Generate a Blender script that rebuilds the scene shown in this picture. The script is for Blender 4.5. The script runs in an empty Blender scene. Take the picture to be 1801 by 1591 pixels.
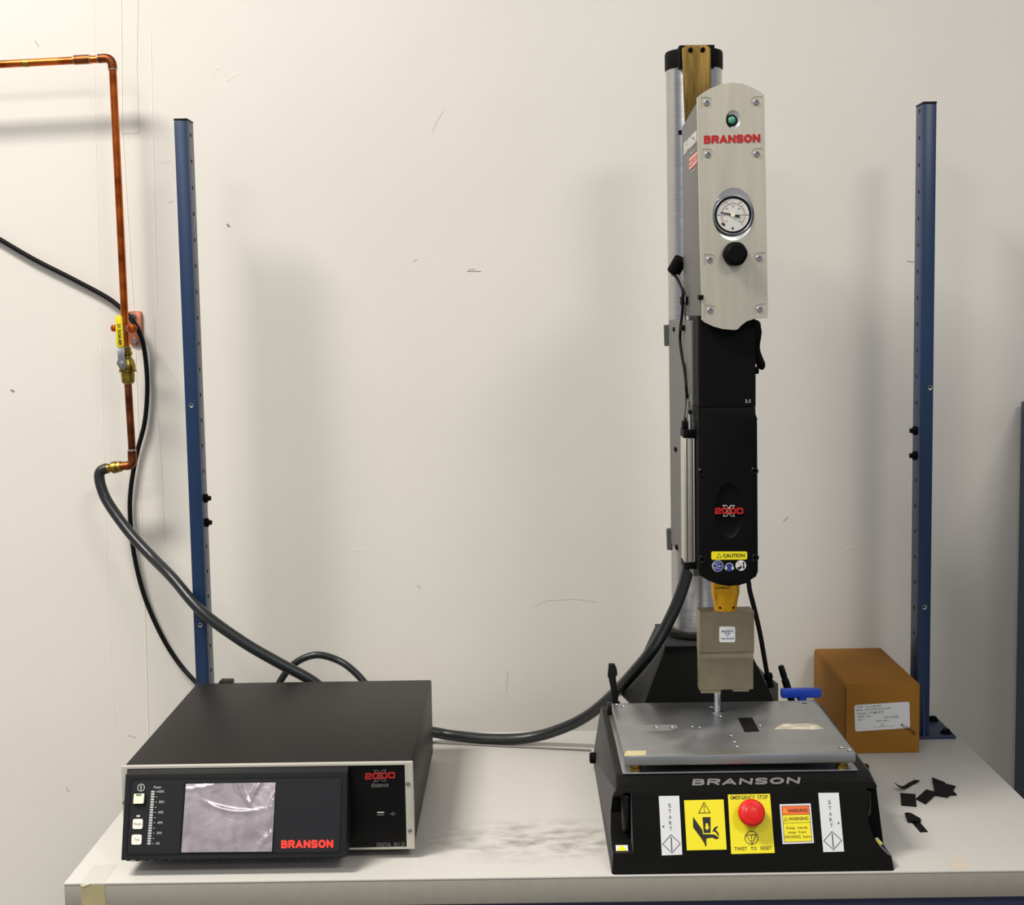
import bpy, bmesh, math, random
from mathutils import Vector, Matrix
random.seed(7)

# ------------------------------------------------------------------ camera, light, exposure
scene = bpy.context.scene
COL = scene.collection
W, H = 1801, 1591
F = 2478.86                      # focal length in pixels
CAM = Vector((0.0, 0.0, 0.825))  # bench top is z = 0
PITCH, ROLL, YAW = 0.09667766, -0.01711641, -0.00741913
fwd = Vector((math.sin(YAW)*math.cos(PITCH), math.cos(YAW)*math.cos(PITCH), -math.sin(PITCH)))
rgt = Vector((math.cos(YAW), -math.sin(YAW), 0)); upv = rgt.cross(fwd)
R_ = math.cos(ROLL)*rgt + math.sin(ROLL)*upv
U_ = -math.sin(ROLL)*rgt + math.cos(ROLL)*upv
cd = bpy.data.cameras.new('camera'); cam = bpy.data.objects.new('camera', cd); COL.objects.link(cam)
cd.sensor_fit = 'HORIZONTAL'; cd.sensor_width = 36.0; cd.lens = F/W*36.0; cd.clip_start = .05; cd.clip_end = 50
mw = Matrix.Identity(4)
for i in range(3):
    mw[i][0], mw[i][1], mw[i][2], mw[i][3] = R_[i], U_[i], -fwd[i], CAM[i]
cam.matrix_world = mw
scene.camera = cam

scene.view_settings.view_transform = 'Standard'; scene.view_settings.look = 'None'
scene.view_settings.gamma = 1.0; scene.view_settings.exposure = 0.0
scene.view_settings.use_curve_mapping = False
scene.cycles.use_denoising = True
scene.cycles.max_bounces = 8

wd = bpy.data.worlds.new('room_ambient'); scene.world = wd; wd.use_nodes = True
bg = wd.node_tree.nodes['Background']; bg.inputs[0].default_value = (.90, .93, 1.0, 1); bg.inputs[1].default_value = .36

def area_lamp(name, loc, sx, sy, power, col=(1, .948, .88)):
    ld = bpy.data.lights.new(name, 'AREA'); ld.shape = 'RECTANGLE'; ld.size = sx; ld.size_y = sy
    ld.energy = power; ld.color = col
    o = bpy.data.objects.new(name, ld); COL.objects.link(o); o.location = loc
    return o
area_lamp('ceiling_and_fill_light', (-2.0, .97, 3.6), 1.5, .55, 196)
area_lamp('ceiling_and_fill_light', (-2.0, -1.5, 3.6), 1.2, .45, 50)  # unseen light behind the camera, added as front fill
area_lamp('ceiling_and_fill_light', (1.9, -1.5, 3.6), 1.2, 1.2, 92)
area_lamp('ceiling_and_fill_light', (-2.0, -4.5, 3.6), 1.2, .45, 60)  # unseen light far behind the camera, added for sparkle on the screen film

# ------------------------------------------------------------------ measuring helpers
def ray(px, py):
    return (R_*((px-W/2)/F) + U_*(-(py-H/2)/F) + fwd)
def at(px, py, Y):
    d = ray(px, py); return CAM + d*((Y-CAM.y)/d.y)
def atz(px, py, z):
    d = ray(px, py); return CAM + d*((z-CAM.z)/d.z)
def atx(px, py, X):
    d = ray(px, py); return CAM + d*((X-CAM.x)/d.x)
V = Vector

# ------------------------------------------------------------------ materials
def lin(c):
    return tuple(((v/255)/12.92 if v/255 <= .04045 else ((v/255+.055)/1.055)**2.4) for v in c)
MATS = {}
ANI = 0.25
def pm(name, rgb, rough=.5, metal=0., var=.0, vscale=8., bump=0., bscale=200., spec=.5, rgb2=None, rvar=0., stretch=None, coat=0., thr=(.35, .65), detail=4.):
    m = bpy.data.materials.new(name); m.use_nodes = True
    nt = m.node_tree; b = nt.nodes['Principled BSDF']
    c = lin(rgb)
    b.inputs['Base Color'].default_value = (*c, 1); b.inputs['Roughness'].default_value = rough
    b.inputs['Metallic'].default_value = metal; b.inputs['Specular IOR Level'].default_value = spec
    b.inputs['Coat Weight'].default_value = coat; b.inputs['Coat Roughness'].default_value = .15
    tc = nt.nodes.new('ShaderNodeTexCoord'); mp = nt.nodes.new('ShaderNodeMapping')
    nt.links.new(tc.outputs['Object'], mp.inputs['Vector'])
    if stretch: mp.inputs['Scale'].default_value = stretch
    if var > 0 or rgb2:
        n = nt.nodes.new('ShaderNodeTexNoise'); n.inputs['Scale'].default_value = vscale; n.inputs['Detail'].default_value = detail
        nt.links.new(mp.outputs[0], n.inputs['Vector'])
        r = nt.nodes.new('ShaderNodeValToRGB')
        c2 = lin(rgb2) if rgb2 else tuple(v*(1-var) for v in c)
        r.color_ramp.elements[0].position, r.color_ramp.elements[1].position = thr
        r.color_ramp.elements[0].color = (*c2, 1); r.color_ramp.elements[1].color = (*c, 1)
        nt.links.new(n.outputs['Fac'], r.inputs[0]); nt.links.new(r.outputs[0], b.inputs['Base Color'])
        if rvar:
            mr = nt.nodes.new('ShaderNodeMapRange'); mr.inputs['To Min'].default_value = rough-rvar; mr.inputs['To Max'].default_value = rough+rvar
            nt.links.new(n.outputs['Fac'], mr.inputs['Value']); nt.links.new(mr.outputs[0], b.inputs['Roughness'])
    if bump > 0:
        n2 = nt.nodes.new('ShaderNodeTexNoise'); n2.inputs['Scale'].default_value = bscale; n2.inputs['Detail'].default_value = 3
        nt.links.new(mp.outputs[0], n2.inputs['Vector'])
        bp = nt.nodes.new('ShaderNodeBump'); bp.inputs['Strength'].default_value = bump; bp.inputs['Distance'].default_value = .001
        nt.links.new(n2.outputs['Fac'], bp.inputs['Height']); nt.links.new(bp.outputs[0], b.inputs['Normal'])
    MATS[name] = m
    return m
pm('wall', (224, 220, 211), .55, var=.03, vscale=3, bump=.25, bscale=90, spec=.3)
pm('wall_line', (200, 194, 182), .7); pm('wall_mark', (150, 144, 134), .8, var=.3, vscale=200); pm('wall_ridge', (236, 228, 212), .6)
pm('floor', (120, 116, 110), .5, var=.2, vscale=5)
pm('edge', (152, 148, 137), .5, var=.06, vscale=60, bump=.05, bscale=300)
pm('blue', (26, 50, 84), .34, var=.08, vscale=30, bump=.04, bscale=400, spec=.42)
pm('blue_dark', (36, 46, 78), .45, var=.1, vscale=20)
pm('black_plastic', (18, 18, 18), .45, bump=.08, bscale=900, spec=.2)
pm('black_satin', (12, 12, 12), .55, bump=.05, bscale=700, spec=.08)
pm('black_gloss', (10, 10, 10), .2, spec=.3)
pm('hole', (6, 6, 7), .9)
pm('rubber', (22, 22, 23), .45, spec=.25, bump=.05, bscale=500)
pm('hose', (34, 36, 38), .28, bump=.25, bscale=600, spec=.4)
pm('cord', (16, 16, 16), .5, spec=.15)
pm('grey_cord', (112, 110, 105), .45)
pm('copper', (214, 112, 48), .27, 1., rgb2=(150, 66, 26), vscale=26, thr=(.3, .62), bump=.03, bscale=200, rvar=.08)
pm('copper_old', (140, 78, 44), .38, 1., rgb2=(92, 46, 26), vscale=40, thr=(.35, .6), rvar=.08)
pm('copper_pink', (196, 124, 98), .45, .55, var=.25, vscale=90)
pm('solder', (196, 190, 178), .35, 1., var=.3, vscale=120)
pm('brass', (176, 148, 66), .33, 1., rgb2=(116, 92, 36), vscale=70, rvar=.08)
pm('brass_bar', (142, 116, 66), .42, 1., rgb2=(108, 86, 44), vscale=30, stretch=(8, 8, .7), rvar=.08)
pm('zinc', (176, 178, 180), .32, 1., var=.2, vscale=90)
pm('yellow', (236, 222, 14), .45); pm('yellow_sleeve', (226, 206, 20), .4)
pm('alu_col', (196, 196, 196), .3, 1., var=.12, vscale=40, stretch=(1, 1, 8), bump=.06, bscale=500, rvar=.06)
pm('alu_plate', (214, 208, 190), .42, .75, var=.1, vscale=14, stretch=(6, 6, .6), bump=.03, bscale=700)
pm('alu_ext', (214, 210, 198), .35, .8, var=.08, vscale=60)
pm('alu_bright', (226, 226, 226), .34, 1.)
pm('tool_plate', (192, 194, 196), .33, 1., rgb2=(180, 182, 184), vscale=10, stretch=(.6, 2, 2), bump=.05, bscale=350, rvar=.06)
pm('plate_edge', (160, 158, 150), .35, .9, var=.2, vscale=60)
pm('steel', (158, 148, 124), .42, .85, rgb2=(148, 138, 114), vscale=30, bump=.05, bscale=500)
pm('chrome', (200, 200, 200), .12, 1.)
pm('gold', (250, 186, 30), .32, .55, var=.1, vscale=80, stretch=(1, 1, 6))
pm('grey_paint', (98, 98, 95), .55, var=.06, vscale=200, bump=.15, bscale=900)
pm('grey_dark', (66, 66, 63), .5, bump=.12, bscale=900)
pm('cast', (15, 15, 14), .48, var=.15, vscale=250, bump=.5, bscale=700, spec=.06)
pm('case', (18, 17, 15), .45, spec=.26, var=.06, vscale=400, bump=.12, bscale=1200)
pm('bezel', (208, 204, 192), .38, .5)
pm('panel_black', (9, 9, 10), .35, spec=.2); pm('display_grey', (27, 28, 30), .5, bump=.12, bscale=1000, spec=.2); pm('display_face', (31, 32, 36), .48, spec=.2)
pm('white', (236, 232, 220), .4); pm('print_white', (196, 194, 188), .6); pm('print_grey', (120, 118, 114), .6); pm('label_white', (214, 216, 216), .5)
pm('ivory', (240, 234, 208), .4)
pm('led_green', (60, 110, 84), .3); pm('lamp_green', (70, 150, 112), .2, coat=.6)
pm('red', (178, 24, 22), .45); pm('red_bright', (236, 58, 44), .45); pm('red_button', (220, 24, 14), .32, coat=.15); pm('red_dim', (170, 26, 28), .5); pm('pink', (228, 152, 146), .5)
pm('print_black', (24, 22, 20), .6); pm('orange', (236, 104, 40), .5)
pm('sign_blue', (34, 56, 132), .45); pm('text_blue', (70, 84, 140), .6)
pm('cardboard', (150, 104, 38), .75, rgb2=(143, 98, 34), vscale=16, stretch=(1, 1, 1), bump=.1, bscale=300, spec=.2)
pm('cardboard_edge', (104, 70, 34), .85)
pm('tape', (206, 192, 146), .6, var=.12, vscale=60); pm('tape_old', (174, 164, 124), .6, var=.1, vscale=50)
pm('paper_torn', (226, 216, 190), .7, rgb2=(170, 160, 140), vscale=60)
pm('residue_pale', (204, 194, 178), .6, rgb2=(196, 186, 170), vscale=60)
pm('residue', (182, 182, 180), .5, .8, rgb2=(160, 160, 158), vscale=160)
pm('tool_blue', (24, 70, 196), .45, bump=.05, bscale=300)
pm('scrap', (12, 12, 13), .6, spec=.15, bump=.1, bscale=500)
pm('dial', (208, 208, 202), .5)

def aniso(name, rot=0.):
    nt = MATS[name].node_tree; b = nt.nodes['Principled BSDF']
    t = nt.nodes.new('ShaderNodeTangent'); t.direction_type = 'RADIAL'; t.axis = 'Z'
    nt.links.new(t.outputs[0], b.inputs['Tangent']); b.inputs['Anisotropic'].default_value = .8; b.inputs['Anisotropic Rotation'].default_value = rot
_b = MATS['cast'].node_tree.nodes['Principled BSDF']; _b.inputs['Sheen Weight'].default_value = .22; _b.inputs['Sheen Roughness'].default_value = .35
aniso('alu_col', ANI); aniso('gold', ANI)

def bench_material():
    m = bpy.data.materials.new('bench_laminate'); m.use_nodes = True
    nt = m.node_tree; b = nt.nodes['Principled BSDF']; b.inputs['Roughness'].default_value = .42
    tc = nt.nodes.new('ShaderNodeTexCoord'); geo = nt.nodes.new('ShaderNodeNewGeometry')
    def noise(scale, stretch):
        mp = nt.nodes.new('ShaderNodeMapping'); mp.inputs['Scale'].default_value = stretch
        nt.links.new(geo.outputs['Position'], mp.inputs['Vector'])
        n = nt.nodes.new('ShaderNodeTexNoise'); n.inputs['Scale'].default_value = scale; n.inputs['Detail'].default_value = 6
        nt.links.new(mp.outputs[0], n.inputs['Vector']); return n
    def ramp(n, a, bb):
        r = nt.nodes.new('ShaderNodeMapRange'); r.inputs['From Min'].default_value = a; r.inputs['From Max'].default_value = bb; r.clamp = True
        nt.links.new(n, r.inputs['Value']); return r.outputs[0]
    # worn dirty patch where work is slid across the bench, in front of the middle
    sub = nt.nodes.new('ShaderNodeVectorMath'); sub.operation = 'SUBTRACT'; sub.inputs[1].default_value = (.02, 2.16, 0)
    nt.links.new(geo.outputs['Position'], sub.inputs[0])
    mul = nt.nodes.new('ShaderNodeVectorMath'); mul.operation = 'MULTIPLY'; mul.inputs[1].default_value = (4.2, 10, 0)
    nt.links.new(sub.outputs[0], mul.inputs[0])
    ln = nt.nodes.new('ShaderNodeVectorMath'); ln.operation = 'LENGTH'; nt.links.new(mul.outputs[0], ln.inputs[0])
    fall = ramp(ln.outputs['Value'], 1.05, .2)
    n1 = noise(24, (1, 1.7, 1)); s1 = ramp(n1.outputs['Fac'], .43, .68)
    mm = nt.nodes.new('ShaderNodeMath'); mm.operation = 'MULTIPLY'; nt.links.new(fall, mm.inputs[0]); nt.links.new(s1, mm.inputs[1])
    n2 = noise(70, (1, 3, 1)); s2 = ramp(n2.outputs['Fac'], .62, .8)
    m2 = nt.nodes.new('ShaderNodeMath'); m2.operation = 'MULTIPLY'; m2.inputs[1].default_value = .25; nt.links.new(s2, m2.inputs[0])
    ad = nt.nodes.new('ShaderNodeMath'); ad.operation = 'ADD'; ad.use_clamp = True; nt.links.new(mm.outputs[0], ad.inputs[0]); nt.links.new(m2.outputs[0], ad.inputs[1])
    mix = nt.nodes.new('ShaderNodeMix'); mix.data_type = 'RGBA'
    mix.inputs['A'].default_value = (*lin((196, 193, 186)), 1); mix.inputs['B'].default_value = (*lin((136, 131, 121)), 1)
    nt.links.new(ad.outputs[0], mix.inputs['Factor']); nt.links.new(mix.outputs['Result'], b.inputs['Base Color'])
    MATS['bench'] = m
bench_material()

def film_material():
    m = bpy.data.materials.new('protective_film'); m.use_nodes = True
    nt = m.node_tree; b = nt.nodes['Principled BSDF']
    b.inputs['Metallic'].default_value = .6; b.inputs['Roughness'].default_value = .16
    tc = nt.nodes.new('ShaderNodeTexCoord')
    n = nt.nodes.new('ShaderNodeTexNoise'); n.inputs['Scale'].default_value = 34; n.inputs['Detail'].default_value = 3; n.inputs['Distortion'].default_value = 1.2
    nt.links.new(tc.outputs['Object'], n.inputs['Vector'])
    r = nt.nodes.new('ShaderNodeValToRGB'); r.color_ramp.elements[0].position = .3; r.color_ramp.elements[1].position = .75
    r.color_ramp.elements[0].color = (*lin((168, 156, 162)), 1); r.color_ramp.elements[1].color = (*lin((206, 196, 200)), 1)
    nt.links.new(n.outputs['Fac'], r.inputs[0]); nt.links.new(r.outputs[0], b.inputs['Base Color'])
    bp = nt.nodes.new('ShaderNodeBump'); bp.inputs['Strength'].default_value = .12; bp.inputs['Distance'].default_value = .002
    nt.links.new(n.outputs['Fac'], bp.inputs['Height']); nt.links.new(bp.outputs[0], b.inputs['Normal'])
    MATS['film'] = m
film_material()

# ------------------------------------------------------------------ mesh helpers
def finish(name, me, mat, parent=None, smooth=28):
    if isinstance(mat, str): mat = MATS[mat]
    me.materials.clear(); me.materials.append(mat)
    if smooth and len(me.polygons):
        me.polygons.foreach_set('use_smooth', [True]*len(me.polygons))
        me.set_sharp_from_angle(angle=math.radians(smooth))
    lo = V((1e9,)*3); hi = V((-1e9,)*3)
    for v in me.vertices:
        for i in range(3):
            lo[i] = min(lo[i], v.co[i]); hi[i] = max(hi[i], v.co[i])
    c = (lo+hi)/2
    me.transform(Matrix.Translation(-c)); me.name = name
    o = bpy.data.objects.new(name, me); COL.objects.link(o); o.location = c
    if parent is not None: adopt(o, parent)
    return o
WLOC = {}
def wloc(o):
    l = o.location.copy()
    while o.parent is not None:
        o = o.parent; l = l + o.location
    return l
def adopt(o, parent):           # child location is kept relative to its parent (no rotations on parents)
    o.location = o.location - wloc(parent); o.parent = parent
def from_bm(name, bm, mat, parent=None, smooth=28):
    bmesh.ops.recalc_face_normals(bm, faces=bm.faces)
    me = bpy.data.meshes.new(name); bm.to_mesh(me); bm.free()
    return finish(name, me, mat, parent, smooth)
def thing(name, loc, label, cat, group=None):
    o = bpy.data.objects.new(name, None); COL.objects.link(o); o.location = loc; o.empty_display_size = .05
    return tag(o, label, cat, group)
def tag(o, label, cat, group=None, kind=None):
    o['label'] = label; o['category'] = cat
    if group: o['group'] = group
    if kind: o['kind'] = kind
    return o
def structure(o, label=None, cat=None):
    o['kind'] = 'structure'
    if label: o['label'] = label
    if cat: o['category'] = cat
    return o
def bm_box(bm, lo, hi, bevel=0., seg=2, keep=None):
    r = bmesh.ops.create_cube(bm, size=1.0)
    vs = r['verts']
    for v in vs:
        v.co = V((lo[i]+(v.co[i]+.5)*(hi[i]-lo[i]) for i in range(3)))
    if bevel > 0:
        es = list({e for v in vs for e in v.link_edges})
        bmesh.ops.bevel(bm, geom=es, offset=bevel, segments=seg, affect='EDGES', profile=.5)
    return vs
def box(name, lo, hi, mat, parent=None, bevel=0., seg=2, fn=None):
    bm = bmesh.new(); bm_box(bm, lo, hi, bevel, seg)
    if fn:
        for v in bm.verts: v.co = fn(v.co)
    return from_bm(name, bm, mat, parent)
def basis(axis):
    a = V(axis).normalized(); h = V((0, 0, 1)) if abs(a.z) < .9 else V((1, 0, 0))
    x = h.cross(a).normalized(); return x, a.cross(x).normalized(), a
def bm_lathe(bm, prof, org, axis, seg=32, sx=1., sy=1., ring=False):
    x, y, a = basis(axis); org = V(org); rings = []
    for r, h in prof:
        if r <= 1e-7: rings.append([bm.verts.new(org+a*h)])
        else: rings.append([bm.verts.new(org+a*h+x*(r*sx*math.cos(t*2*math.pi/seg))+y*(r*sy*math.sin(t*2*math.pi/seg))) for t in range(seg)])
    if ring: rings.append(rings[0])
    for p, q in zip(rings, rings[1:]):
        for t in range(seg):
            u = (t+1) % seg
            if len(p) == 1 and len(q) == 1: continue
            if len(p) == 1: bm.faces.new((p[0], q[u], q[t]))
            elif len(q) == 1: bm.faces.new((p[t], p[u], q[0]))
            else: bm.faces.new((p[t], p[u], q[u], q[t]))
    for rg in (() if ring else (rings[0], rings[-1])):
        if len(rg) > 2:
            try: bm.faces.new(rg)
            except ValueError: pass
def lathe(name, prof, org, axis, mat, parent=None, seg=32, sx=1., sy=1., smooth=28, fn=None, ring=False):
    bm = bmesh.new(); bm_lathe(bm, prof, org, axis, seg, sx, sy, ring)
    if fn:
        for v in bm.verts: v.co = fn(v.co)
    return from_bm(name, bm, mat, parent, smooth)
def cyl(name, a, b, r, mat, parent=None, seg=24, ch=0., fn=None):
    a, b = V(a), V(b); L = (b-a).length; ch = min(ch, r*.45, L*.45)
    prof = [(r, 0), (r, L)] if ch <= 0 else [(r-ch, 0), (r, ch), (r, L-ch), (r-ch, L)]
    return lathe(name, prof, a, b-a, mat, parent, seg, fn=fn)
def bm_prism(bm, pts, off, bevel=0.):
    pts = [V(p) for p in pts]; off = V(off)
    a = [bm.verts.new(p) for p in pts]; b = [bm.verts.new(p+off) for p in pts]
    n = len(pts); f0 = bm.faces.new(a); f1 = bm.faces.new(list(reversed(b)))
    for i in range(n): bm.faces.new((a[i], b[i], b[(i+1) % n], a[(i+1) % n]))
    if bevel > 0:
        es = list({e for f in (f0, f1) for e in f.edges})
        bmesh.ops.bevel(bm, geom=es, offset=bevel, segments=2, affect='EDGES', profile=.5)
def prism(name, pts, off, mat, parent=None, bevel=0., smooth=28, fn=None):
    bm = bmesh.new(); bm_prism(bm, pts, off, bevel)
    if fn:
        for v in bm.verts: v.co = fn(v.co)
    return from_bm(name, bm, mat, parent, smooth)
def spline(pts, n=12):
    pts = [V(p) for p in pts]; out = []
    for i in range(len(pts)-1):
        p0, p1, p2, p3 = pts[max(i-1, 0)], pts[i], pts[i+1], pts[min(i+2, len(pts)-1)]
        for k in range(n):
            t = k/n
            out.append(.5*((2*p1)+(p2-p0)*t+(2*p0-5*p1+4*p2-p3)*t*t+(3*p1-p0-3*p2+p3)*t**3))
    out.append(pts[-1]); return out
def bm_tube(bm, path, rad, seg=12):
    path = [V(p) for p in path]; n = len(path); rings = []
    t0 = (path[1]-path[0]).normalized(); x = basis(t0)[0]
    for i, p in enumerate(path):
        t = (path[min(i+1, n-1)]-path[max(i-1, 0)]).normalized()
        x = (x - t*x.dot(t)).normalized(); y = t.cross(x)
        r = rad[i] if isinstance(rad, (list, tuple)) else rad
        rings.append([bm.verts.new(p+x*(r*math.cos(k*2*math.pi/seg))+y*(r*math.sin(k*2*math.pi/seg))) for k in range(seg)])
    for p, q in zip(rings, rings[1:]):
        for k in range(seg): bm.faces.new((p[k], p[(k+1) % seg], q[(k+1) % seg], q[k]))
    bm.faces.new(rings[0]); bm.faces.new(rings[-1])
def tube(name, path, rad, mat, parent=None, seg=12, smooth=60):
    bm = bmesh.new(); bm_tube(bm, path, rad, seg); return from_bm(name, bm, mat, parent, smooth)
def cut(o, cutter_bm, solver='EXACT', sharp=28):
    """boolean difference, applied to the mesh itself"""
    bmesh.ops.recalc_face_normals(cutter_bm, faces=cutter_bm.faces)
    me = bpy.data.meshes.new('cutter'); cutter_bm.to_mesh(me); cutter_bm.free()
    co = bpy.data.objects.new('cutter', me); COL.objects.link(co)
    co.matrix_world = Matrix.Identity(4)
    par, loc = o.parent, o.location.copy()
    wl = wloc(o); o.parent = None; o.location = wl
    md = o.modifiers.new('cut', 'BOOLEAN'); md.operation = 'DIFFERENCE'; md.solver = solver; md.object = co
    bpy.context.view_layer.update()
    dg = bpy.context.evaluated_depsgraph_get()
    nm = bpy.data.meshes.new_from_object(o.evaluated_get(dg)); o.modifiers.clear()
    mat = o.data.materials[0]; o.data = nm
    nm.materials.clear(); nm.materials.append(mat)
    for p in nm.polygons: p.material_index = 0
    nm.polygons.foreach_set('use_smooth', [True]*len(nm.polygons)); nm.set_sharp_from_angle(angle=math.radians(sharp))
    o.parent = par; o.location = loc
    bpy.data.objects.remove(co); bpy.data.meshes.remove(me)
TXT = {}
def text_mesh(s, bold=0.):
    key = (s, bold)
    if key not in TXT:
        cu = bpy.data.curves.new('t', 'FONT'); cu.body = s; cu.size = 1; cu.space_character = .92 if bold > .025 else 1.0; cu.offset = bold; cu.extrude = .5; cu.resolution_u = 3
        o = bpy.data.objects.new('t', cu); COL.objects.link(o); bpy.context.view_layer.update()
        me = bpy.data.meshes.new_from_object(o.evaluated_get(bpy.context.evaluated_depsgraph_get()))
        bpy.data.objects.remove(o); bpy.data.curves.remove(cu)
        vs = [v.co.copy() for v in me.vertices]; fs = [tuple(p.vertices) for p in me.polygons]
        lo = V((min(v.x for v in vs), min(v.y for v in vs), 0)); hi = V((max(v.x for v in vs), max(v.y for v in vs), 0))
        vs = [V(((v.x-lo.x)/(hi.x-lo.x), (v.y-lo.y)/(hi.y-lo.y), v.z+.5)) for v in vs]
        bpy.data.meshes.remove(me); TXT[key] = (vs, fs)
    return TXT[key]
class Face:
    """a flat surface of a thing: measured points on it, sheets, strokes and lettering lying on it"""
    def __init__(s, p0, n):
        s.p0 = V(p0); s.n = V(n).normalized()
    def at(s, px, py):
        d = ray(px, py); return CAM + d*((s.p0-CAM).dot(s.n)/d.dot(s.n))
    def sheet(s, name, pp, mat, parent, t0=0., t1=.0005):
        return prism(name, [s.at(*p)+s.n*t0 for p in pp], s.n*(t1-t0), mat, parent, smooth=0)
    def disc(s, name, c, r, mat, parent, t0=0., t1=.0005, seg=32):
        p = s.at(*c); rr = (s.at(c[0]+r, c[1])-p).length
        return lathe(name, [(rr, t0), (rr, t1)], p, s.n, mat, parent, seg)
    def txt(s, txt_, bl, br, tl, mat, parent, t0=.0005, t1=.0008, bold=0., name='lettering'):
        vs, fs = text_mesh(txt_, bold); a = s.at(*bl); ux = s.at(*br)-a; uy = s.at(*tl)-a
        me = bpy.data.meshes.new(name)
        me.from_pydata([a+ux*v.x+uy*v.y+s.n*(t0+(t1-t0)*v.z) for v in vs], [], fs)
        return finish(name, me, mat, parent, 0)
    def strokes(s, name, polys, w, mat, parent, t0=.0005, t1=.0008, closed=True):
        bm = bmesh.new(); cnt = 0
        for poly in polys:
            P = [s.at(*p)+s.n*t0 for p in poly]
            m = len(P) if closed else len(P)-1
            for i in range(m):
                a, b = P[i], P[(i+1) % len(P)]; d = (b-a).normalized(); q = s.n.cross(d)*(w/2); a2, b2 = a-d*w*.4, b+d*w*.4
                bm_prism(bm, [a2-q, b2-q, b2+q, a2+q], s.n*(t1-t0+cnt*1.2e-5)); cnt += 1
        return from_bm(name, bm, mat, parent, 0)
GLYPH = {
 'B': (.95, [[(0, 0), (0, 1)], [(0, 1), (.68, 1), (.92, .9), (.92, .66), (.68, .54), (0, .54)], [(.68, .54), (1, .42), (1, .13), (.74, 0), (0, 0)]]),
 'R': (1.0, [[(0, 0), (0, 1)], [(0, 1), (.75, 1), (1, .88), (1, .60), (.75, .48), (0, .48)], [(.5, .48), (1, 0)]]),
 'A': (1.1, [[(0, 0), (.5, 1), (1, 0)], [(.2, .28), (.8, .28)]]),
 'N': (1.05, [[(0, 0), (0, 1)], [(0, 1), (1, 0)], [(1, 0), (1, 1)]]),
 'S': (.95, [[(1, .88), (.8, 1), (.2, 1), (0, .86), (0, .64), (.2, .54), (.8, .46), (1, .36), (1, .14), (.8, 0), (.2, 0), (0, .12)]]),
 'O': (1.1, [[(.5+.5*math.cos(k*math.pi/8), .5+.5*math.sin(k*math.pi/8)) for k in range(17)]]),
 '2': (1.0, [[(0, .86), (.12, 1), (.85, 1), (1, .86), (1, .64), (.85, .52), (.15, .48), (0, .36), (0, 0), (1, 0)]]),
 '0': (1.0, [[(.5, 0), (.85, 0), (1, .14), (1, .86), (.85, 1), (.15, 1), (0, .86), (0, .14), (.15, 0), (.5, 0)]])}
def block(face, word, bl, br, tl, mat, parent, t0=.0, t1=.0006, weight=.24, gap=.14, name='lettering'):
    """heavy grotesque capitals drawn as thick strokes"""
    a, ux, uy = V(bl), V(br)-V(bl), V(tl)-V(bl)
    tot = sum(GLYPH[c][0] for c in word)+gap*(len(word)-1); x = 0.; polys = []
    m = weight/2; mx = weight*(face.at(*tl)-face.at(*bl)).length/2/(face.at(*br)-face.at(*bl)).length
    for c in word:
        w, gl = GLYPH[c]; u0, u1 = x/tot+mx, (x+w)/tot-mx
        for line in gl: polys.append([tuple(a+ux*(u0+(u1-u0)*p[0])+uy*(m+(1-weight)*p[1])) for p in line])
        x += w+gap
    wd_ = weight*(face.at(*tl)-face.at(*bl)).length
    return face.strokes(name, polys, wd_, mat, parent, t0, t1, closed=False)
def circ(c, r, n=28, ry=None):
    return [(c[0]+r*math.cos(k*2*math.pi/n), c[1]+(ry or r)*math.sin(k*2*math.pi/n)) for k in range(n)]
def rrect(q, rad, n=5):
    """rounded quad; q = four pixel corners in order, rad in pixels"""
    out = []
    for i in range(4):
        p, a, b = V(q[i]), V(q[i-1]), V(q[(i+1) % 4])
        da = (a-p).normalized()*rad; db = (b-p).normalized()*rad
        for k in range(n+1):
            t = k/n; e = (1-t)**2; g = t*t; m = 2*t*(1-t)
            out.append(tuple((p+da)*e + p*m + (p+db)*g))
    return out
def logo2000(face, bl, br, tl, parent, red, white, back=0.):
    """red 2000 over an outlined X"""
    a, ux, uy = V(bl), V(br)-V(bl), V(tl)-V(bl)
    X = [(0, 1), (.3, 1), (.5, .7), (.7, 1), (1, 1), (.67, .5), (1, 0), (.7, 0), (.5, .3), (.3, 0), (0, 0), (.33, .5)]
    face.strokes('logo_outline', [[tuple(a+ux*(.3+.4*x)+uy*y) for x, y in X]], .0006, white, parent, back, .0006)
    y0 = .22
    block(face, '2000', tuple(a+uy*y0), tuple(a+ux+uy*y0), tuple(a+uy*(1-y0)), red, parent, back, .0010, .24, .10)
def warn_tri(face, c, r, mat, parent, w=.0007, name='warning_triangle'):
    face.strokes(name, [[(c[0], c[1]-r), (c[0]+r*.95, c[1]+r*.7), (c[0]-r*.95, c[1]+r*.7)]], w, mat, parent)

YW = 2.88      # back wall
FLOOR = -.76

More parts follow.
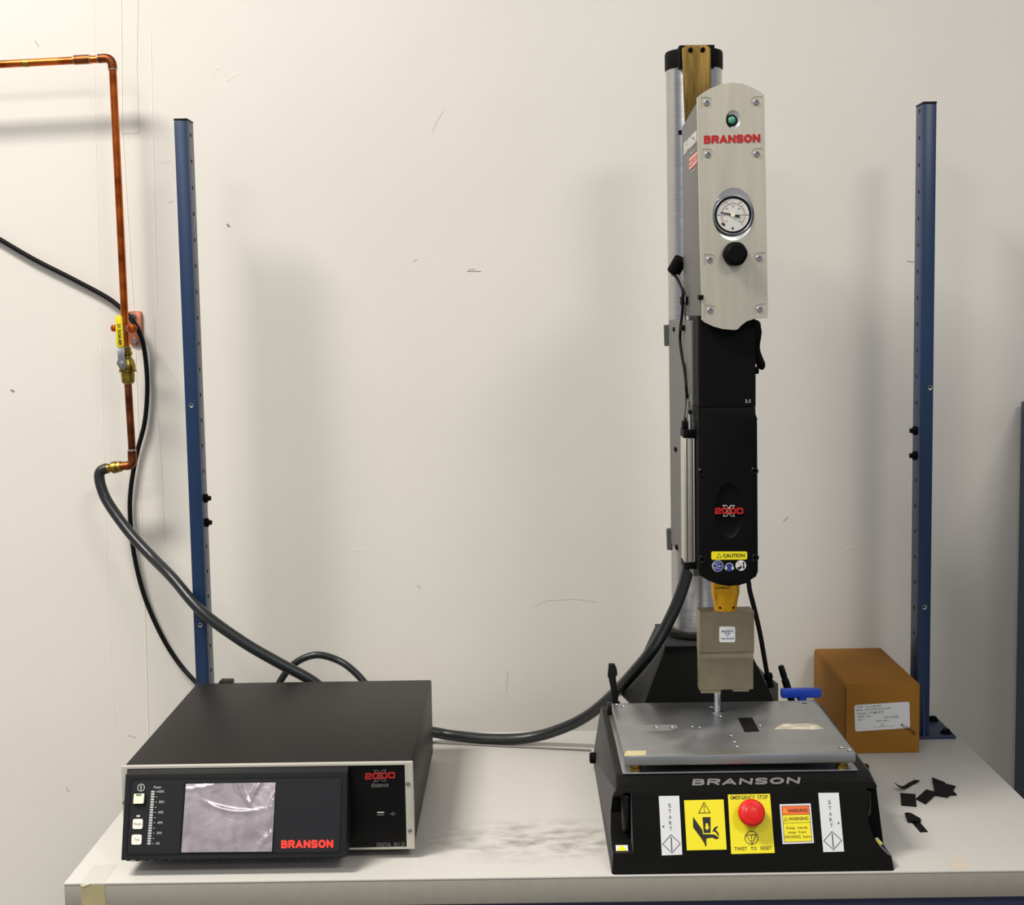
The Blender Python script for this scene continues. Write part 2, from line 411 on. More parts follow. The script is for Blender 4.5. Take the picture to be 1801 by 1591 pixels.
# ================================================================== the room
wall = structure(box('wall_back', (-3.2, YW, FLOOR), (3.2, YW+.12, 2.75), 'wall'), 'off-white painted back wall behind the bench', 'wall')
structure(box('floor', (-3.2, -3.0, FLOOR-.05), (3.2, YW+.12, FLOOR), 'floor'), 'grey floor under the bench', 'floor')
WF = Face((0, YW, 0), (0, -1, 0))
def wall_strip(name, pts, w, mat, t=.0004):
    return WF.strokes(name, [pts], w, mat, wall, 0, t, closed=False)
wall_strip('wall_seam', [(243, 0), (241, 120), (245, 235)], .0009, 'wall_line')
wall_strip('wall_seam', [(214, 235), (244, 234)], .0009, 'wall_line')
wall_strip('wall_seam', [(165, 0), (168, 230), (178, 620), (188, 1010), (202, 1290)], .0010, 'wall_ridge')
wall_strip('wall_seam', [(213, 0), (215, 230), (236, 560), (245, 800), (252, 1000), (258, 1180), (262, 1330)], .0016, 'wall_ridge', .0009)
wall_strip('wall_seam', [(272, 560), (276, 700), (285, 830), (290, 960)], .0006, 'wall_line', .0003)
wall_strip('wall_seam', [(265, 60), (270, 300), (276, 540)], .0016, 'wall_ridge', .0006)
for pts, w, m in [([(822, 477), (845, 477)], .0016, 'wall_mark'), ([(824, 474), (836, 473)], .0009, 'wall_mark'), ([(372, 130), (384, 118)], .0012, 'wall_ridge'),
                  ([(399, 143), (415, 131)], .0010, 'wall_ridge'), ([(760, 232), (770, 210), (780, 195)], .0008, 'wall_line'), ([(400, 395), (403, 398)], .004, 'wall_mark'),
                  ([(1378, 917), (1386, 908)], .0010, 'wall_mark'), ([(1596, 459), (1608, 461)], .0013, 'wall_mark'), ([(728, 458), (733, 456)], .003, 'wall_line'),
                  ([(735, 1030), (739, 1033)], .003, 'wall_line'), ([(940, 1066), (960, 1056), (1010, 1053), (1050, 1058)], .0007, 'wall_line'), ([(20, 686), (24, 688)], .004, 'wall_mark'),
                  ([(225, 1292), (237, 1296)], .003, 'wall_line'), ([(620, 967), (640, 967)], .0012, 'wall_ridge'), ([(282, 287), (300, 281)], .0008, 'wall_ridge'),
                  ([(295, 356), (306, 353)], .0010, 'wall_line'), ([(1480, 970), (1500, 962), (1515, 975)], .002, 'wall_ridge'), ([(62, 72), (68, 82)], .0010, 'wall_mark'),
                  ([(893, 1180), (890, 1215)], .0012, 'wall_line'), ([(117, 1385), (120, 1390)], .004, 'wall_line')]:
    wall_strip('scuff_mark', pts, w, m)

# ================================================================== workbench
BX0, BX1, BY0, BY1, BT = -.690, .836, 2.012, 2.744, .041
bench = thing('workbench', ((BX0+BX1)/2, (BY0+BY1)/2, FLOOR), 'workbench with a worn off-white laminate top and blue steel frame', 'workbench')
bm = bmesh.new(); bm_box(bm, (BX0, BY0, -.0035), (BX1, BY1, 0), .0012, 2)
from_bm('worktop', bm, 'bench', bench)
box('edge_band', (BX0+.0005, BY0+.0006, -BT), (BX1-.0005, BY1-.0005, -.0035), 'edge', bench, .001)
box('apron', (BX0+.05, BY0+.012, -BT-.09), (BX1-.01, BY0+.037, -BT), 'blue_dark', bench, .002)
box('apron', (BX0+.05, BY1-.05, -BT-.09), (BX1-.05, BY1-.025, -BT), 'blue_dark', bench, .002)
for x in (BX0+.05, BX1-.09):
    for y in (BY0+.04, BY1-.10):
        box('leg', (x, y, FLOOR+.012), (x+.045, y+.045, -BT), 'blue_dark', bench, .002)
        lathe('foot', [(.022, 0), (.022, .008), (.008, .012)], (x+.0225, y+.0225, FLOOR), (0, 0, 1), 'rubber', bench, 16)
box('stretcher', (BX0+.06, BY1-.09, -.55), (BX1-.06, BY1-.06, -.51), 'blue_dark', bench, .002)
BF = Face((0, BY0+.0006, 0), (0, -1, 0)); TF = Face((0, 0, 0), (0, 0, 1))
tp = BF.sheet('tape_strip', [(142, 1555), (184, 1553), (186, 1596), (144, 1597)], 'tape_old', None, 0, .0004)
tag(tp, 'strip of old masking tape stuck over the left front edge of the bench', 'tape')
BF.strokes('torn_flap', [[(143, 1556), (156, 1554)], [(145, 1558), (158, 1553)]], .0016, 'ivory', tp, .0004, .0012, closed=False)
res = TF.sheet('tape_residue', [(165, 1521), (205, 1520), (186, 1550), (143, 1551)], 'bench', None, 0, .00025)
tag(res, 'rectangle of clear tape lying on the left front corner of the worktop', 'tape')
res = TF.sheet('tape_residue', [(1666, 1508), (1695, 1507), (1711, 1527), (1671, 1529)], 'residue_pale', None, 0, .00025)
tag(res, 'beige patch of tape glue on the front right of the worktop', 'tape')

# ================================================================== blue perforated uprights
def upright(cx, y0, y1, ztop, hole_z, label, side, bolts, nuts, lean):
    w = .0125
    root = thing('bench_upright', (cx, (y0+y1)/2, 0), label, 'upright', 'blue perforated uprights bolted to the bench')
    fn = lambda c: V((c.x + lean*(c.z-.6), c.y, c.z))
    box('tube', (cx-w, y0, .006), (cx+w, y1, ztop-.004), 'blue', root, .0015, 2, fn)
    box('end_cap', (cx-w-.0004, y0-.0004, ztop-.004), (cx+w+.0004, y1+.0004, ztop), 'black_plastic', root, .001, 2, fn)
    box('base_plate', (cx-.030, 2.652, 0), (cx+.062, 2.785, .006), 'blue_dark', root, .002)
    for dx in (.048,):
        for y in (2.672, 2.758):
            lathe('base_bolt', [(.011, 0), (.011, .002), (.0075, .002), (.0075, .007), (.005, .0085), (0, .0085)], (cx+dx, y, .006), (0, 0, 1), 'black_satin', root, 6 if False else 18)
    prism('gusset', [(cx-.002, y0, .006), (cx-.002, y0-.0, .09), (cx-.002, y0-.006, .006)], (.004, 0, 0), 'blue_dark', root)
    ym = (y0+y1)/2
    for z in hole_z:
        o = lathe('hole', [(.0036, 0), (.0036, .0007)], (cx+side*(w-.0002), ym, z), (side, 0, 0), 'hole', root, 12, fn=fn)
    for z in bolts:
        lathe('bolt', [(.008, 0), (.009, .003), (.008, .006), (.0045, .0065), (.0045, .012), (0, .012)], (cx+side*w, ym, z), (side, 0, 0), 'black_satin', root, 16, fn=fn)
    for z, dx in nuts:
        bm = bmesh.new(); bm_lathe(bm, [(.0022, -.0004), (.0045, -.0004), (.0045, .0012), (.0022, .0006)], (cx+dx, y0, z), (0, -1, 0), 16, ring=True)
        for v in bm.verts: v.co = fn(v.co)
        rn = from_bm('rivet_nut', bm, 'zinc', root)
        lathe('nut_hole', [(.0028, 0), (.0028, .0005)], (cx+dx, y0, z), (0, -1, 0), 'hole', rn, 12, fn=fn)
    return root
hz = [1.172-.0487*k for k in range(24)]
upright(-.6245, 2.66, 2.708, 1.200, [z for z in hz if z > .03 and min(abs(z-.486), abs(z-.439)) > .02], 'blue perforated steel upright standing behind the control unit', 1, (.486, .439), ((.667, .0), (.244, .0)), 0.0)
upright(.7640, 2.66, 2.708, 1.206, [1.192-.0495*k for k in range(23) if min(abs(1.192-.0495*k-.594), abs(1.192-.0495*k-.546)) > .02], 'blue perforated steel upright standing behind the cardboard box', -1, (.594, .546), ((.677, .006), (.257, -.0)), 0.0)

# ================================================================== copper pipe, valve, bracket
YP = 2.79
def P(px, py): return at(px, py, YP)
pr = .0073
elb = P(196, 103)
pipe = thing('copper_pipe', P(232, 805), 'soldered copper air pipe with a yellow-handled ball valve on the wall', 'pipe')
hstart = at(-900, 160, YP)
cyl('pipe_run', hstart, P(172, 104), pr, 'copper', pipe, 24)
def sleeve(name, a, b, r, mat, ch=.0006): return cyl(name, a, b, r, mat, pipe, 24, ch)
sleeve('coupling', P(131, 105.5), P(158, 104), pr+.0016, 'copper_old')
for x, y in ((131, 105.5), (158, 104.3), (173, 103.2)):
    d = (P(173, 103)-P(131, 105.5)).normalized(); c = P(x, y); sleeve('solder_ring', c-d*.0009, c+d*.0009, pr+.0019, 'solder')
cyl('paint_band', P(42, 111), P(51, 110.5), pr+.0003, 'brass', pipe, 24)
ep = [P(173, 103.2), P(181, 102.6)]
c0 = P(183, 102.4); c1 = P(198, 118)
for k in range(9):
    t = k/8; corner = P(197.5, 101.6)
    ep.append(c0*(1-t)**2+corner*2*t*(1-t)*1.0+c1*t*t)
ep.append(P(198.3, 122))
tube('elbow', ep, pr+.0014, 'copper_old', pipe, 24)
sleeve('solder_ring', P(198.2, 121), P(198.4, 123.2), pr+.0018, 'solder')
vtop, vmid = P(198.3, 122), P(222, 612)
cyl('pipe_drop', vtop, vmid, pr, 'copper', pipe, 24)
cyl('pipe_drop', P(225, 672), P(232.5, 795), pr, 'copper_old', pipe, 24)
sleeve('solder_ring', P(232, 790), P(232.3, 793.5), pr+.0015, 'solder')
# ball valve
va = P(222.3, 611); vb = P(225.6, 674); ax = (vb-va); L = ax.length; axn = ax.normalized()
valve = lathe('ball_valve', [(.0073, 0), (.0092, 0), (.0092, L*.10), (.0108, L*.12), (.0108, L*.2), (.0088, L*.22), (.0098, L*.3), (.0125, L*.33), (.015, L*.45), (.0158, L*.5), (.0158, L*.62), (.0172, L*.63), (.0172, L*.68), (.0128, L*.69), (.0135, L*.74), (.0125, L*.96), (.0100, L), (.0073, L)], va, axn, 'brass', pipe, 8 if False else 24)
for t in (0.0, 1.0):
    c = va+ax*t; cyl('solder_ring', c-axn*.0015, c+axn*.0015, .0088, 'solder', valve, 20)
stem = va+ax*.47+V((-.006, 0, 0))
lathe('valve_stem', [(.0075, 0), (.0075, .017), (.0045, .018), (.0045, .026), (0, .026)], stem, (0, -1, 0), 'brass', valve, 20)
yh = stem.y-.020
prism('handle_plate', [at(x, y, yh) for x, y in ((206.5, 610), (219, 609), (220, 617), (219, 625), (222, 634), (222.5, 644), (220, 650.5), (214, 649), (208, 644), (205.5, 639), (208.5, 630), (206.8, 618))], (0, -.0022, 0), 'zinc', valve, .0004)
lathe('handle_nut', [(.0062, 0), (.0062, .004), (.0030, .0045), (.0030, .0075), (0, .0075)], at(214.5, 640, yh-.0022), (0, -1, 0), 'zinc', valve, 18)
hs = prism('handle_sleeve', [at(x, y, yh+.0015) for x, y in rrect([(204, 554), (215.5, 554), (219, 611), (206, 611)], 5)], (0, -.0065, 0), 'yellow_sleeve', valve, .0015)
HF = Face((0, yh-.0050, 0), (0, -1, 0))
vs_, fs_ = text_mesh('600 WOG 1/2', .02)
a_, b_, c_ = HF.at(214.3, 606), HF.at(211.6, 569), HF.at(208.6, 606.4)
me = bpy.data.meshes.new('lettering'); me.from_pydata([a_+(b_-a_)*v.x+(c_-a_)*v.y+HF.n*(.0002+.0004*v.z) for v in vs_], [], fs_); finish('lettering', me, 'print_black', valve, 0)
# lower elbow and brass barb
tube('elbow', spline([P(232.3, 794), P(232.6, 803), P(233, 812), P(228, 817.5), P(221, 819)], 6), pr+.0016, 'copper_old', pipe, 20)
barb0, barb1 = P(221, 818.6), P(186, 824); bd = (barb1-barb0); bl = bd.length; bn = bd.normalized()
lathe('male_adapter', [(.0080, 0), (.0085, bl*.08), (.0088, bl*.24), (.0070, bl*.26)], barb0, bn, 'copper_old', pipe, 24)
lathe('hose_fitting', [(.0080, bl*.22), (.0108, bl*.23), (.0112, bl*.40), (.0100, bl*.42), (.0120, bl*.46), (.0120, bl*.66), (.0090, bl*.70), (.0084, bl*.80), (.0092, bl*.82), (.0092, bl*1.02)], barb0, bn, 'brass', pipe, 20)
# bracket
WFp = WF
br = thing('pipe_bracket', at(238, 577, YW), 'copper pipe hanger with a square back plate screwed to the wall', 'bracket')
bp_ = [WF.at(x, y) for x, y in rrect([(226.5, 547), (250, 547), (252, 606), (230, 607)], 4)]
prism('back_plate', bp_, (0, -.006, 0), 'copper_pink', br, .001)
for c in ((235, 555.5), (237.5, 599)):
    lathe('screw', [(.0052, 0), (.0052, .003), (.0042, .0045), (.0018, .0045), (.0016, .003), (0, .003)], at(c[0], c[1], YW-.006), (0, -1, 0), 'zinc', br, 16)
cl = at(223, 577.5, YP)
lathe('clamp_ring', [(pr+.0003, -.007), (pr+.0022, -.007), (pr+.0022, .007), (pr+.0003, .007)], cl, vmid-vtop, 'copper_pink', br, 28, ring=True)
for c, s in (((233.5, 577), .0090), ((202, 577), .0070)):
    p = at(c[0], c[1], YP); lathe('clamp_screw', [(s, 0), (s, .002), (s*.72, .0045), (s*.3, .0055), (0, .0055)], p+V((0, -.004, 0)), (0, -1, 0), 'copper', br, 20)
    box('clamp_ear', (p.x-.006, p.y-.004, p.z-.0065), (p.x+.006, p.y+.004, p.z+.0065), 'copper_pink', br, .001)
cyl('hanger_stud', cl+V((0, 0.006, 0)), (cl.x, YW-.006, cl.z), .004, 'copper_pink', br, 16)

# ================================================================== cords and hoses
def cy(px, py, Y): return at(px, py, Y)
yc = YW-.012
wc = tube('power_cord', spline([cy(-900, -60, yc), cy(-600, 75, yc), cy(-350, 215, yc), cy(-160, 327, yc), cy(-60, 386, yc), cy(0, 421, yc), cy(60, 456, yc), cy(125, 489, yc), cy(185, 521, yc), cy(214, 543, yc-.004), cy(236, 568, yc-.010), cy(250, 598, yc-.006), cy(257, 640, yc), cy(259, 690, yc), cy(254, 745, yc), cy(240, 800, yc), cy(230, 860, yc), cy(229, 910, yc), cy(236, 975, yc), cy(254, 1048, yc), cy(283, 1115, yc), cy(312, 1162, yc), cy(342, 1197, yc-.03), cy(372, 1225, 2.74), cy(420, 1250, 2.70)], 10), .0048, 'cord', None, 12)
tag(wc, 'thin black cord running down the wall behind the copper pipe', 'cable')
hose_pts = [P(189, 823.4), P(182, 825.2), at(176.5, 829.5, 2.789), at(174.6, 838, 2.788), at(178, 856, 2.785), at(188, 880, 2.78), at(210, 913, 2.765), at(236, 946, 2.745), at(268, 980, 2.72), at(303, 1015.5, 2.68), at(355, 1075, 2.635), at(425, 1127, 2.622), at(490, 1165, 2.618), at(550, 1198, 2.62),
            V((-.34, 2.63, .082)), V((-.26, 2.65, .045)), at(764, 1287.5, 2.672), at(800, 1293.5, 2.668), at(870, 1299.5, 2.66), at(935, 1296, 2.652), at(990, 1280, 2.63), at(1035, 1257, 2.60), at(1075, 1224, 2.555), at(1110, 1187, 2.505), at(1150, 1138, 2.455), at(1182, 1080, 2.425), at(1202, 1030, 2.41), at(1212, 992, 2.40), at(1214, 975, 2.40)]
hp = spline(hose_pts, 12)
hs = tube('air_hose', hp, .0105, 'hose', None, 16)
tag(hs, 'dark grey braided air hose sagging from the copper pipe to the press', 'hose')
lp = tube('cable_loop', spline([at(470, 1260, 2.69), at(481, 1225, 2.69), at(494, 1196, 2.695), at(513, 1171, 2.70), at(537, 1156, 2.70), at(562, 1151.5, 2.70), at(590, 1159, 2.70), at(614, 1173, 2.69), at(641, 1200, 2.68), at(668, 1240, 2.66)], 10), .0070, 'hose', None, 14)
tag(lp, 'dark cable arching in a loop behind the control unit', 'cable')
tw = tube('thin_wire', [V((-.30, 2.705, .002)), atz(763, 1305.5, .002), atz(900, 1312.5, .002), atz(1040, 1319, .002)], .0019, 'grey_cord', None, 8)
tag(tw, 'thin grey wire lying straight along the back of the worktop', 'wire')

# ================================================================== control unit
ZT = .153
fl, fr, bl_, brr = atz(222, 1345, ZT), atz(725, 1340, ZT), atz(345, 1199, ZT), atz(757, 1197, ZT)
CX0 = (fl.x+bl_.x)/2; CX1 = (fr.x+brr.x)/2; CY0 = (fl.y+fr.y)/2; CY1 = (bl_.y+brr.y)/2; CZ0 = .014
cu = thing('control_unit', ((CX0+CX1)/2, (CY0+CY1)/2, 0), 'dark grey ultrasonic power supply with touch screen on the left of the bench', 'control unit')
box('case', (CX0, CY0+.004, CZ0), (CX1, CY1, ZT), 'case', cu, .003)
for x in (CX0+.04, CX1-.04):
    for y in (CY0+.05, CY1-.05): lathe('foot', [(.012, 0), (.014, CZ0)], (x, y, 0), (0, 0, 1), 'rubber', cu, 16)
CF = Face((0, CY0, 0), (0, -1, 0))
# silver bezel: frame with opening
x0, x1, z0, z1 = CX0-.005, CX1+.002, CZ0+.001, ZT-.0005
bm = bmesh.new(); bm_box(bm, (x0, CY0, z0), (x1, CY0+.008, z1), .002, 2)
bez = from_bm('bezel', bm, 'bezel', cu)
cb = bmesh.new(); bm_box(cb, (x0+.010, CY0-.02, z0+.0035), (x1-.0125, CY0+.0045, z1-.0045)); cut(bez, cb)
pan = box('front_panel', (x0+.010, CY0+.0028, z0+.0035), (x1-.0125, CY0+.005, z1-.0045), 'panel_black', cu)
PF = Face((0, CY0+.0028, 0), (0, -1, 0))
for c in ((717.5, 1378), (721, 1461)):
    p = CF.at(*c); lathe('screw', [(.0038, 0), (.0036, .0012), (.0018, .0018), (.0013, .0006), (0, .0006)], p, (0, -1, 0), 'zinc', cu, 16)
lathe('screw', [(.0038, 0), (.0036, .0012), (.0018, .0018), (0, .0018)], (x0+.004, CY0, .095), (0, -1, 0), 'zinc', cu, 16)
logo2000(PF, (642, 1374.5), (695, 1372), (642, 1355), cu, 'red_dim', 'print_grey')
PF.txt('distance', (653, 1384), (683, 1383), (653, 1376), 'print_grey', cu)
PF.txt('DIGITAL  20:1.25', (663, 1488), (712, 1487), (663, 1481.5), 'print_grey', cu)
us = PF.sheet('usb_port', [(663, 1427), (676, 1427), (676, 1433.5), (663, 1433.5)], 'panel_black', cu)
PF.sheet('port_contact', [(663.5, 1427), (675.5, 1427), (675.5, 1429), (663.5, 1429)], 'print_white', us, .0005, .0009)
PF.sheet('port_contact', [(663.5, 1431.6), (675.5, 1431.6), (675.5, 1433), (663.5, 1433)], 'print_grey', us, .0005, .0009)
PF.strokes('usb_symbol', [[(685, 1431), (696, 1430)], [(688, 1430.5), (691, 1428), (693, 1428)], [(689, 1431), (692, 1433.5), (694, 1433)]], .0005, 'print_grey', cu, closed=False)
# side vents and labels of the right flank
SF = Face((CX1, 0, 0), (1, 0, 0))
box('rear_connector', (-.575, CY1, .10), (-.550, CY1+.03, .1545), 'black_plastic', cu, .003)
# tilted display head
yt, yb = CY0-.016, CY0-.058
dt = at(224, 1362, yt); db = at(209, 1512, yb); dtr = at(612, 1357, yt); dbr = at(609, 1507, yb)
zt_, zb_ = (dt.z+dtr.z)/2, (db.z+dbr.z)/2
dx0, dx1 = (dt.x+db.x)/2, (dtr.x+dbr.x)/2
fd = V((0, yb-yt, zb_-zt_)).normalized(); DN = V((0, fd.z, -fd.y));
if DN.y > 0: DN = -DN
prof = [(CY0+.003, zt_+.004), (yt, zt_), (yb, zb_), (yb+.012, zb_-.004), (CY0+.003, zb_-.002)]
disp = prism('display_head', [(dx0, y, z) for y, z in prof], (dx1-dx0, 0, 0), 'display_grey', cu, .002)
DF = Face((0, yt, zt_), DN)
fq = [(231, 1370), (602, 1366), (598, 1499), (222, 1503)]
DF.strokes('panel_groove', [rrect(fq, 8)], .0011, 'panel_black', disp, .0, .00025)
face = DF.sheet('keypad_panel', rrect([(233, 1372), (600, 1368), (596, 1497), (224, 1501)], 7), 'display_face', disp, 0, .0003)
# the items on the keypad hang directly under the unit so that they may carry their own pieces
def onface(name, pp, mat, t0, t1, par=disp): return DF.sheet(name, pp, mat, par, t0, t1)
scr = onface('screen', [(324, 1375.5), (486, 1373), (481, 1499), (315, 1500)], 'black_gloss', .0003, .0008, cu)
# crumpled protective film: grid with wrinkles
q = [DF.at(*p) for p in ((327.5, 1378), (485, 1375.5), (478.5, 1497), (319, 1498.5))]
bm = bmesh.new(); NU, NV = 48, 36; G = []
rnd = random.Random(3)
def wr(u, v):
    h = .0004+.0003*math.sin(7*u+3*v)*math.sin(4*v+1)
    for cxx, cyy, an, wd_, hh, ln_ in ((.62, .1, 1.25, .012, .0022, .3), (.78, .1, 1.95, .016, .0020, .22), (.42, .37, .35, .018, .0022, .2), (.95, .45, 1.62, .014, .0030, .7), (.9, .85, 2.1, .016, .0022, .25), (.2, .05, -.25, .012, .0014, .3), (.6, .42, .05, .014, .0014, .35)):
        du, dv = u-cxx, v-cyy; a_ = du*math.cos(an)+dv*math.sin(an); b_ = -du*math.sin(an)+dv*math.cos(an)+.6*a_*a_
        h += .45*hh*math.exp(-(b_/wd_)**2)*math.exp(-(a_/ln_)**2)
    return h
for j in range(NV+1):
    row = []
    for i in range(NU+1):
        u, v = i/NU, j/NV
        p = (q[0]*(1-u)+q[1]*u)*(1-v)+(q[3]*(1-u)+q[2]*u)*v
        row.append(bm.verts.new(p+DN*(.0009+wr(u, v))))
    G.append(row)
for j in range(NV):
    for i in range(NU): bm.faces.new((G[j][i], G[j][i+1], G[j+1][i+1], G[j+1][i]))
r = bmesh.ops.extrude_face_region(bm, geom=bm.faces[:])
for e in r['geom']:
    if isinstance(e, bmesh.types.BMVert): e.co -= DN*.0002
fo = from_bm('protective_film', bm, 'film', scr, 60); fo['label'] = 'crumpled clear film over the screen'
block(DF, 'BRANSON', (494.5, 1491.5), (586.5, 1490.5), (494.5, 1477), 'red_bright', disp, .0003, .0007, .27, .10)
# power button
DF.disc('power_symbol', (248.2, 1384.6), 6.5, 'print_white', disp, .0003, .0005)
DF.disc('power_symbol', (248.2, 1384.6), 5.2, 'display_face', disp, .0003, .0006)
DF.sheet('power_symbol', [(247.4, 1381), (249.2, 1381), (249.0, 1388), (247.2, 1388)], 'print_white', disp, .0003, .0008)
fb = onface('button_frame', rrect([(236.5, 1394), (256.5, 1393.5), (255.5, 1416), (234.5, 1416.5)], 1.5), 'panel_black', .0003, .0018, cu)
onface('button_cap', rrect([(237.5, 1395.5), (255.5, 1395), (254, 1412.5), (236, 1413)], 1.5), 'ivory', .0018, .0062, fb)
onface('indicator', [(241.5, 1396.3), (250.5, 1396), (250.2, 1398.8), (241.2, 1399.1)], 'led_green', .0062, .0065, fb)
for (cx, cy_), s in (((242.8, 1448.5), 'Reset'), ((240.8, 1476), 'Test')):
    b_ = onface('key', rrect([(cx-8.5, cy_-8.8), (cx+9.0, cy_-9), (cx+8.2, cy_+8.8), (cx-9.4, cy_+9)], 3.6), 'white', .0003, .0016, cu)
    w_ = 6.2 if s == 'Reset' else 4
    DF.txt(s, (cx-w_, cy_+2.2), (cx+w_, cy_+2), (cx-w_+.2, cy_-2.6), 'print_grey', b_, .0016, .0018)
onface('key_led', [(240.5, 1433), (246.5, 1432.9), (246.3, 1436.2), (240.2, 1436.3)], 'print_white', .0003, .0006)
DF.txt('Power', (270.7, 1386.3), (283.8, 1386), (270.9, 1381.5), 'print_white', disp, .0003, .0005)
for k in range(21):
    t = k/20; x, y = 266.2+(259.2-266.2)*t, 1390.3+(1481.5-1390.3)*t
    onface('bar_segment', [(x, y), (x+6, y), (x+5.8, y+3), (x-.2, y+3)], 'print_white', .0003, .0006)
    if k % 2 == 0:
        onface('scale_tick', [(x+8.3, y+1), (x+11.2, y+1), (x+11.2, y+1.9), (x+8.3, y+1.9)], 'print_white', .0003, .0005)
    if k % 4 == 0:
        s = '%d%%' % (100-5*k); w_ = {4: 11, 3: 9, 2: 6.8}[len(s)]; xo = x+(11.5 if len(s) == 4 else 15)
        DF.txt(s, (xo, y+3.3), (xo+w_, y+3.2), (xo+.2, y-1.0), 'print_white', disp, .0003, .0005)
for k in range(24):
    x = dx0+.01+k*(dx1-dx0-.02)/23
    box('vent_slot', (x-.003, yb+.0035, zb_-.0026), (x+.003, yb+.010, zb_-.0012), 'hole', disp)

# ================================================================== ultrasonic press
LEAN = .0048
def ln(c): return V((c.x-LEAN*(c.z-.25), c.y, c.z))
XC, YC = .3186, 2.545
press = thing('ultrasonic_press', (.33, 2.3, 0), 'tall ultrasonic welding press on a black cast base at the right', 'press')
# base casting : side profile lofted with draft
bx0, bx1, tx0, tx1 = .122, .5405, .134, .524
prof = [(2.015, 0), (2.061, .110), (2.066, .1165), (2.100, .1255), (2.455, .1255), (2.49, .122), (2.577, 0)]
bm = bmesh.new(); A = []; B = []
for y, z in prof:
    t = z/.1255; A.append(bm.verts.new((bx0+(tx0-bx0)*t, y, z))); B.append(bm.verts.new((bx1+(tx1-bx1)*t, y, z)))
n = len(prof); bm.faces.new(A); bm.faces.new(list(reversed(B)))
for i in range(n): bm.faces.new((A[i], B[i], B[(i+1) % n], A[(i+1) % n]))
bm.edges.ensure_lookup_table()
es = [e for e in bm.edges if all(v.co.z > .001 for v in e.verts) or abs(e.verts[0].co.z-e.verts[1].co.z) > .05]
bmesh.ops.bevel(bm, geom=es, offset=.006, segments=3, affect='EDGES', profile=.5)
base = from_bm('base_casting', bm, 'cast', press)
cb = bmesh.new()
# left hand recess, open to the front and the side
pts = [(1.97, .028), (2.060, .028), (2.092, .036), (2.118, .058), (2.112, .085), (2.085, .104), (2.06, .109), (1.97, .109)]
bm_prism(cb, [(.09, y, z) for y, z in pts], (.065, 0, 0))
# right hand recess: curved ramp
pts = [(.509, .110), (.506, .085), (.507, .065), (.512, .047), (.521, .032), (.532, .021), (.5420, .0155), (.60, .0155), (.60, .110)]
bm_prism(cb, [(x, 1.97, z) for x, z in pts], (0, .105, 0))
cut(base, cb)
for x, z0_, z1_ in ((.150, .040, .102), (.511, .062, .104)):
    lathe('palm_switch', [(0, 0), (.006, .001), (.0085, .006), (.0085, z1_-z0_-.006), (.006, z1_-z0_-.001), (0, z1_-z0_)], (x, 2.075, z0_), (0, 0, 1), 'black_gloss', press, 18)
FN = V((0, -1, .418)); FF = Face((0, 2.015, 0), FN)
def lbl(name, q, mat, rad=0.): return FF.sheet(name, rrect(q, rad) if rad else q, mat, press, 0, .0005)
# BRANSON on the top slope
TSF = Face((0, 2.066, .1165), (0, -.009, .034))
block(TSF, 'BRANSON', (1217, 1381.5), (1406, 1378.5), (1219, 1370.5), 'print_grey', base, .0, .0009, .22, .22)
# START labels
for q, sx, arrow in (([(1158.5, 1399.5), (1194.5, 1399), (1200, 1502.5), (1164, 1504)], 1176.5, -1), ([(1439, 1394), (1475, 1393.5), (1484.5, 1497), (1448, 1498)], 1458, 1)):
    l = lbl('start_label', q, 'label_white'); l['label'] = 'white START sticker with arrow and diamond'
    q2 = [V(p) for p in q]
    def uv(u, v, q2=q2): return tuple((q2[0]*(1-u)+q2[1]*u)*(1-v)+(q2[3]*(1-u)+q2[2]*u)*v)
    for k, ch in enumerate('START'):
        v = .13+.098*k
        FF.txt(ch, uv(.44, v+.065), uv(.57, v+.065), uv(.44, v), 'print_black', l, .0005, .0008)
    c = uv(.5, .80)
    FF.strokes('diamond', [[uv(.5, .655), uv(.93, .81), uv(.5, .965), uv(.07, .81)]], .0009, 'print_black', l)
    FF.strokes('diamond_bar', [[uv(.5, .70), uv(.5, .925)]], .0014, 'print_black', l, closed=False)
    if arrow < 0: tri = [uv(.08, .515), uv(.18, .495), uv(.18, .535)]
    else: tri = [uv(.92, .515), uv(.82, .495), uv(.82, .535)]
    FF.sheet('arrow', tri, 'print_black', l, .0005, .0008)
# crush hazard label
q = [(1203, 1407), (1272.5, 1405.5), (1278, 1493.5), (1208, 1495)]
l = lbl('hazard_label', q, 'yellow'); l['label'] = 'yellow hand crush warning sticker'
q2 = [V(p) for p in q]
uv = lambda u, v: tuple((q2[0]*(1-u)+q2[1]*u)*(1-v)+(q2[3]*(1-u)+q2[2]*u)*v)
FF.strokes('warning_triangle', [[uv(.50, .05), uv(.64, .26), uv(.35, .26)]], .0010, 'print_black', l)
FF.sheet('exclamation', [uv(.485, .10), uv(.505, .10), uv(.50, .2), uv(.488, .2)], 'print_black', l, .0005, .0008)
FF.sheet('exclamation', circ(uv(.495, .232), 1.2, 10), 'print_black', l, .0005, .0008)
FF.sheet('ram_pictogram', [uv(.44, .345), uv(.64, .345), uv(.62, .66), uv(.45, .66)], 'print_black', l, .0005, .0008)
FF.sheet('ram_arrow', [uv(.51, .47), uv(.57, .47), uv(.57, .54), uv(.60, .54), uv(.54, .61), uv(.475, .54), uv(.51, .54)], 'yellow', l, .0008, .0010)
FF.sheet('hand_pictogram', [uv(.20, .345), uv(.215, .345), uv(.42, .60), uv(.43, .685), uv(.66, .69), uv(.72, .70), uv(.82, .755), uv(.82, .775), uv(.74, .79), uv(.66, .755), uv(.51, .77), uv(.495, .84), uv(.505, .90), uv(.475, .935), uv(.45, .87), uv(.38, .77), uv(.19, .545)], 'print_black', l, .0005, .0008)
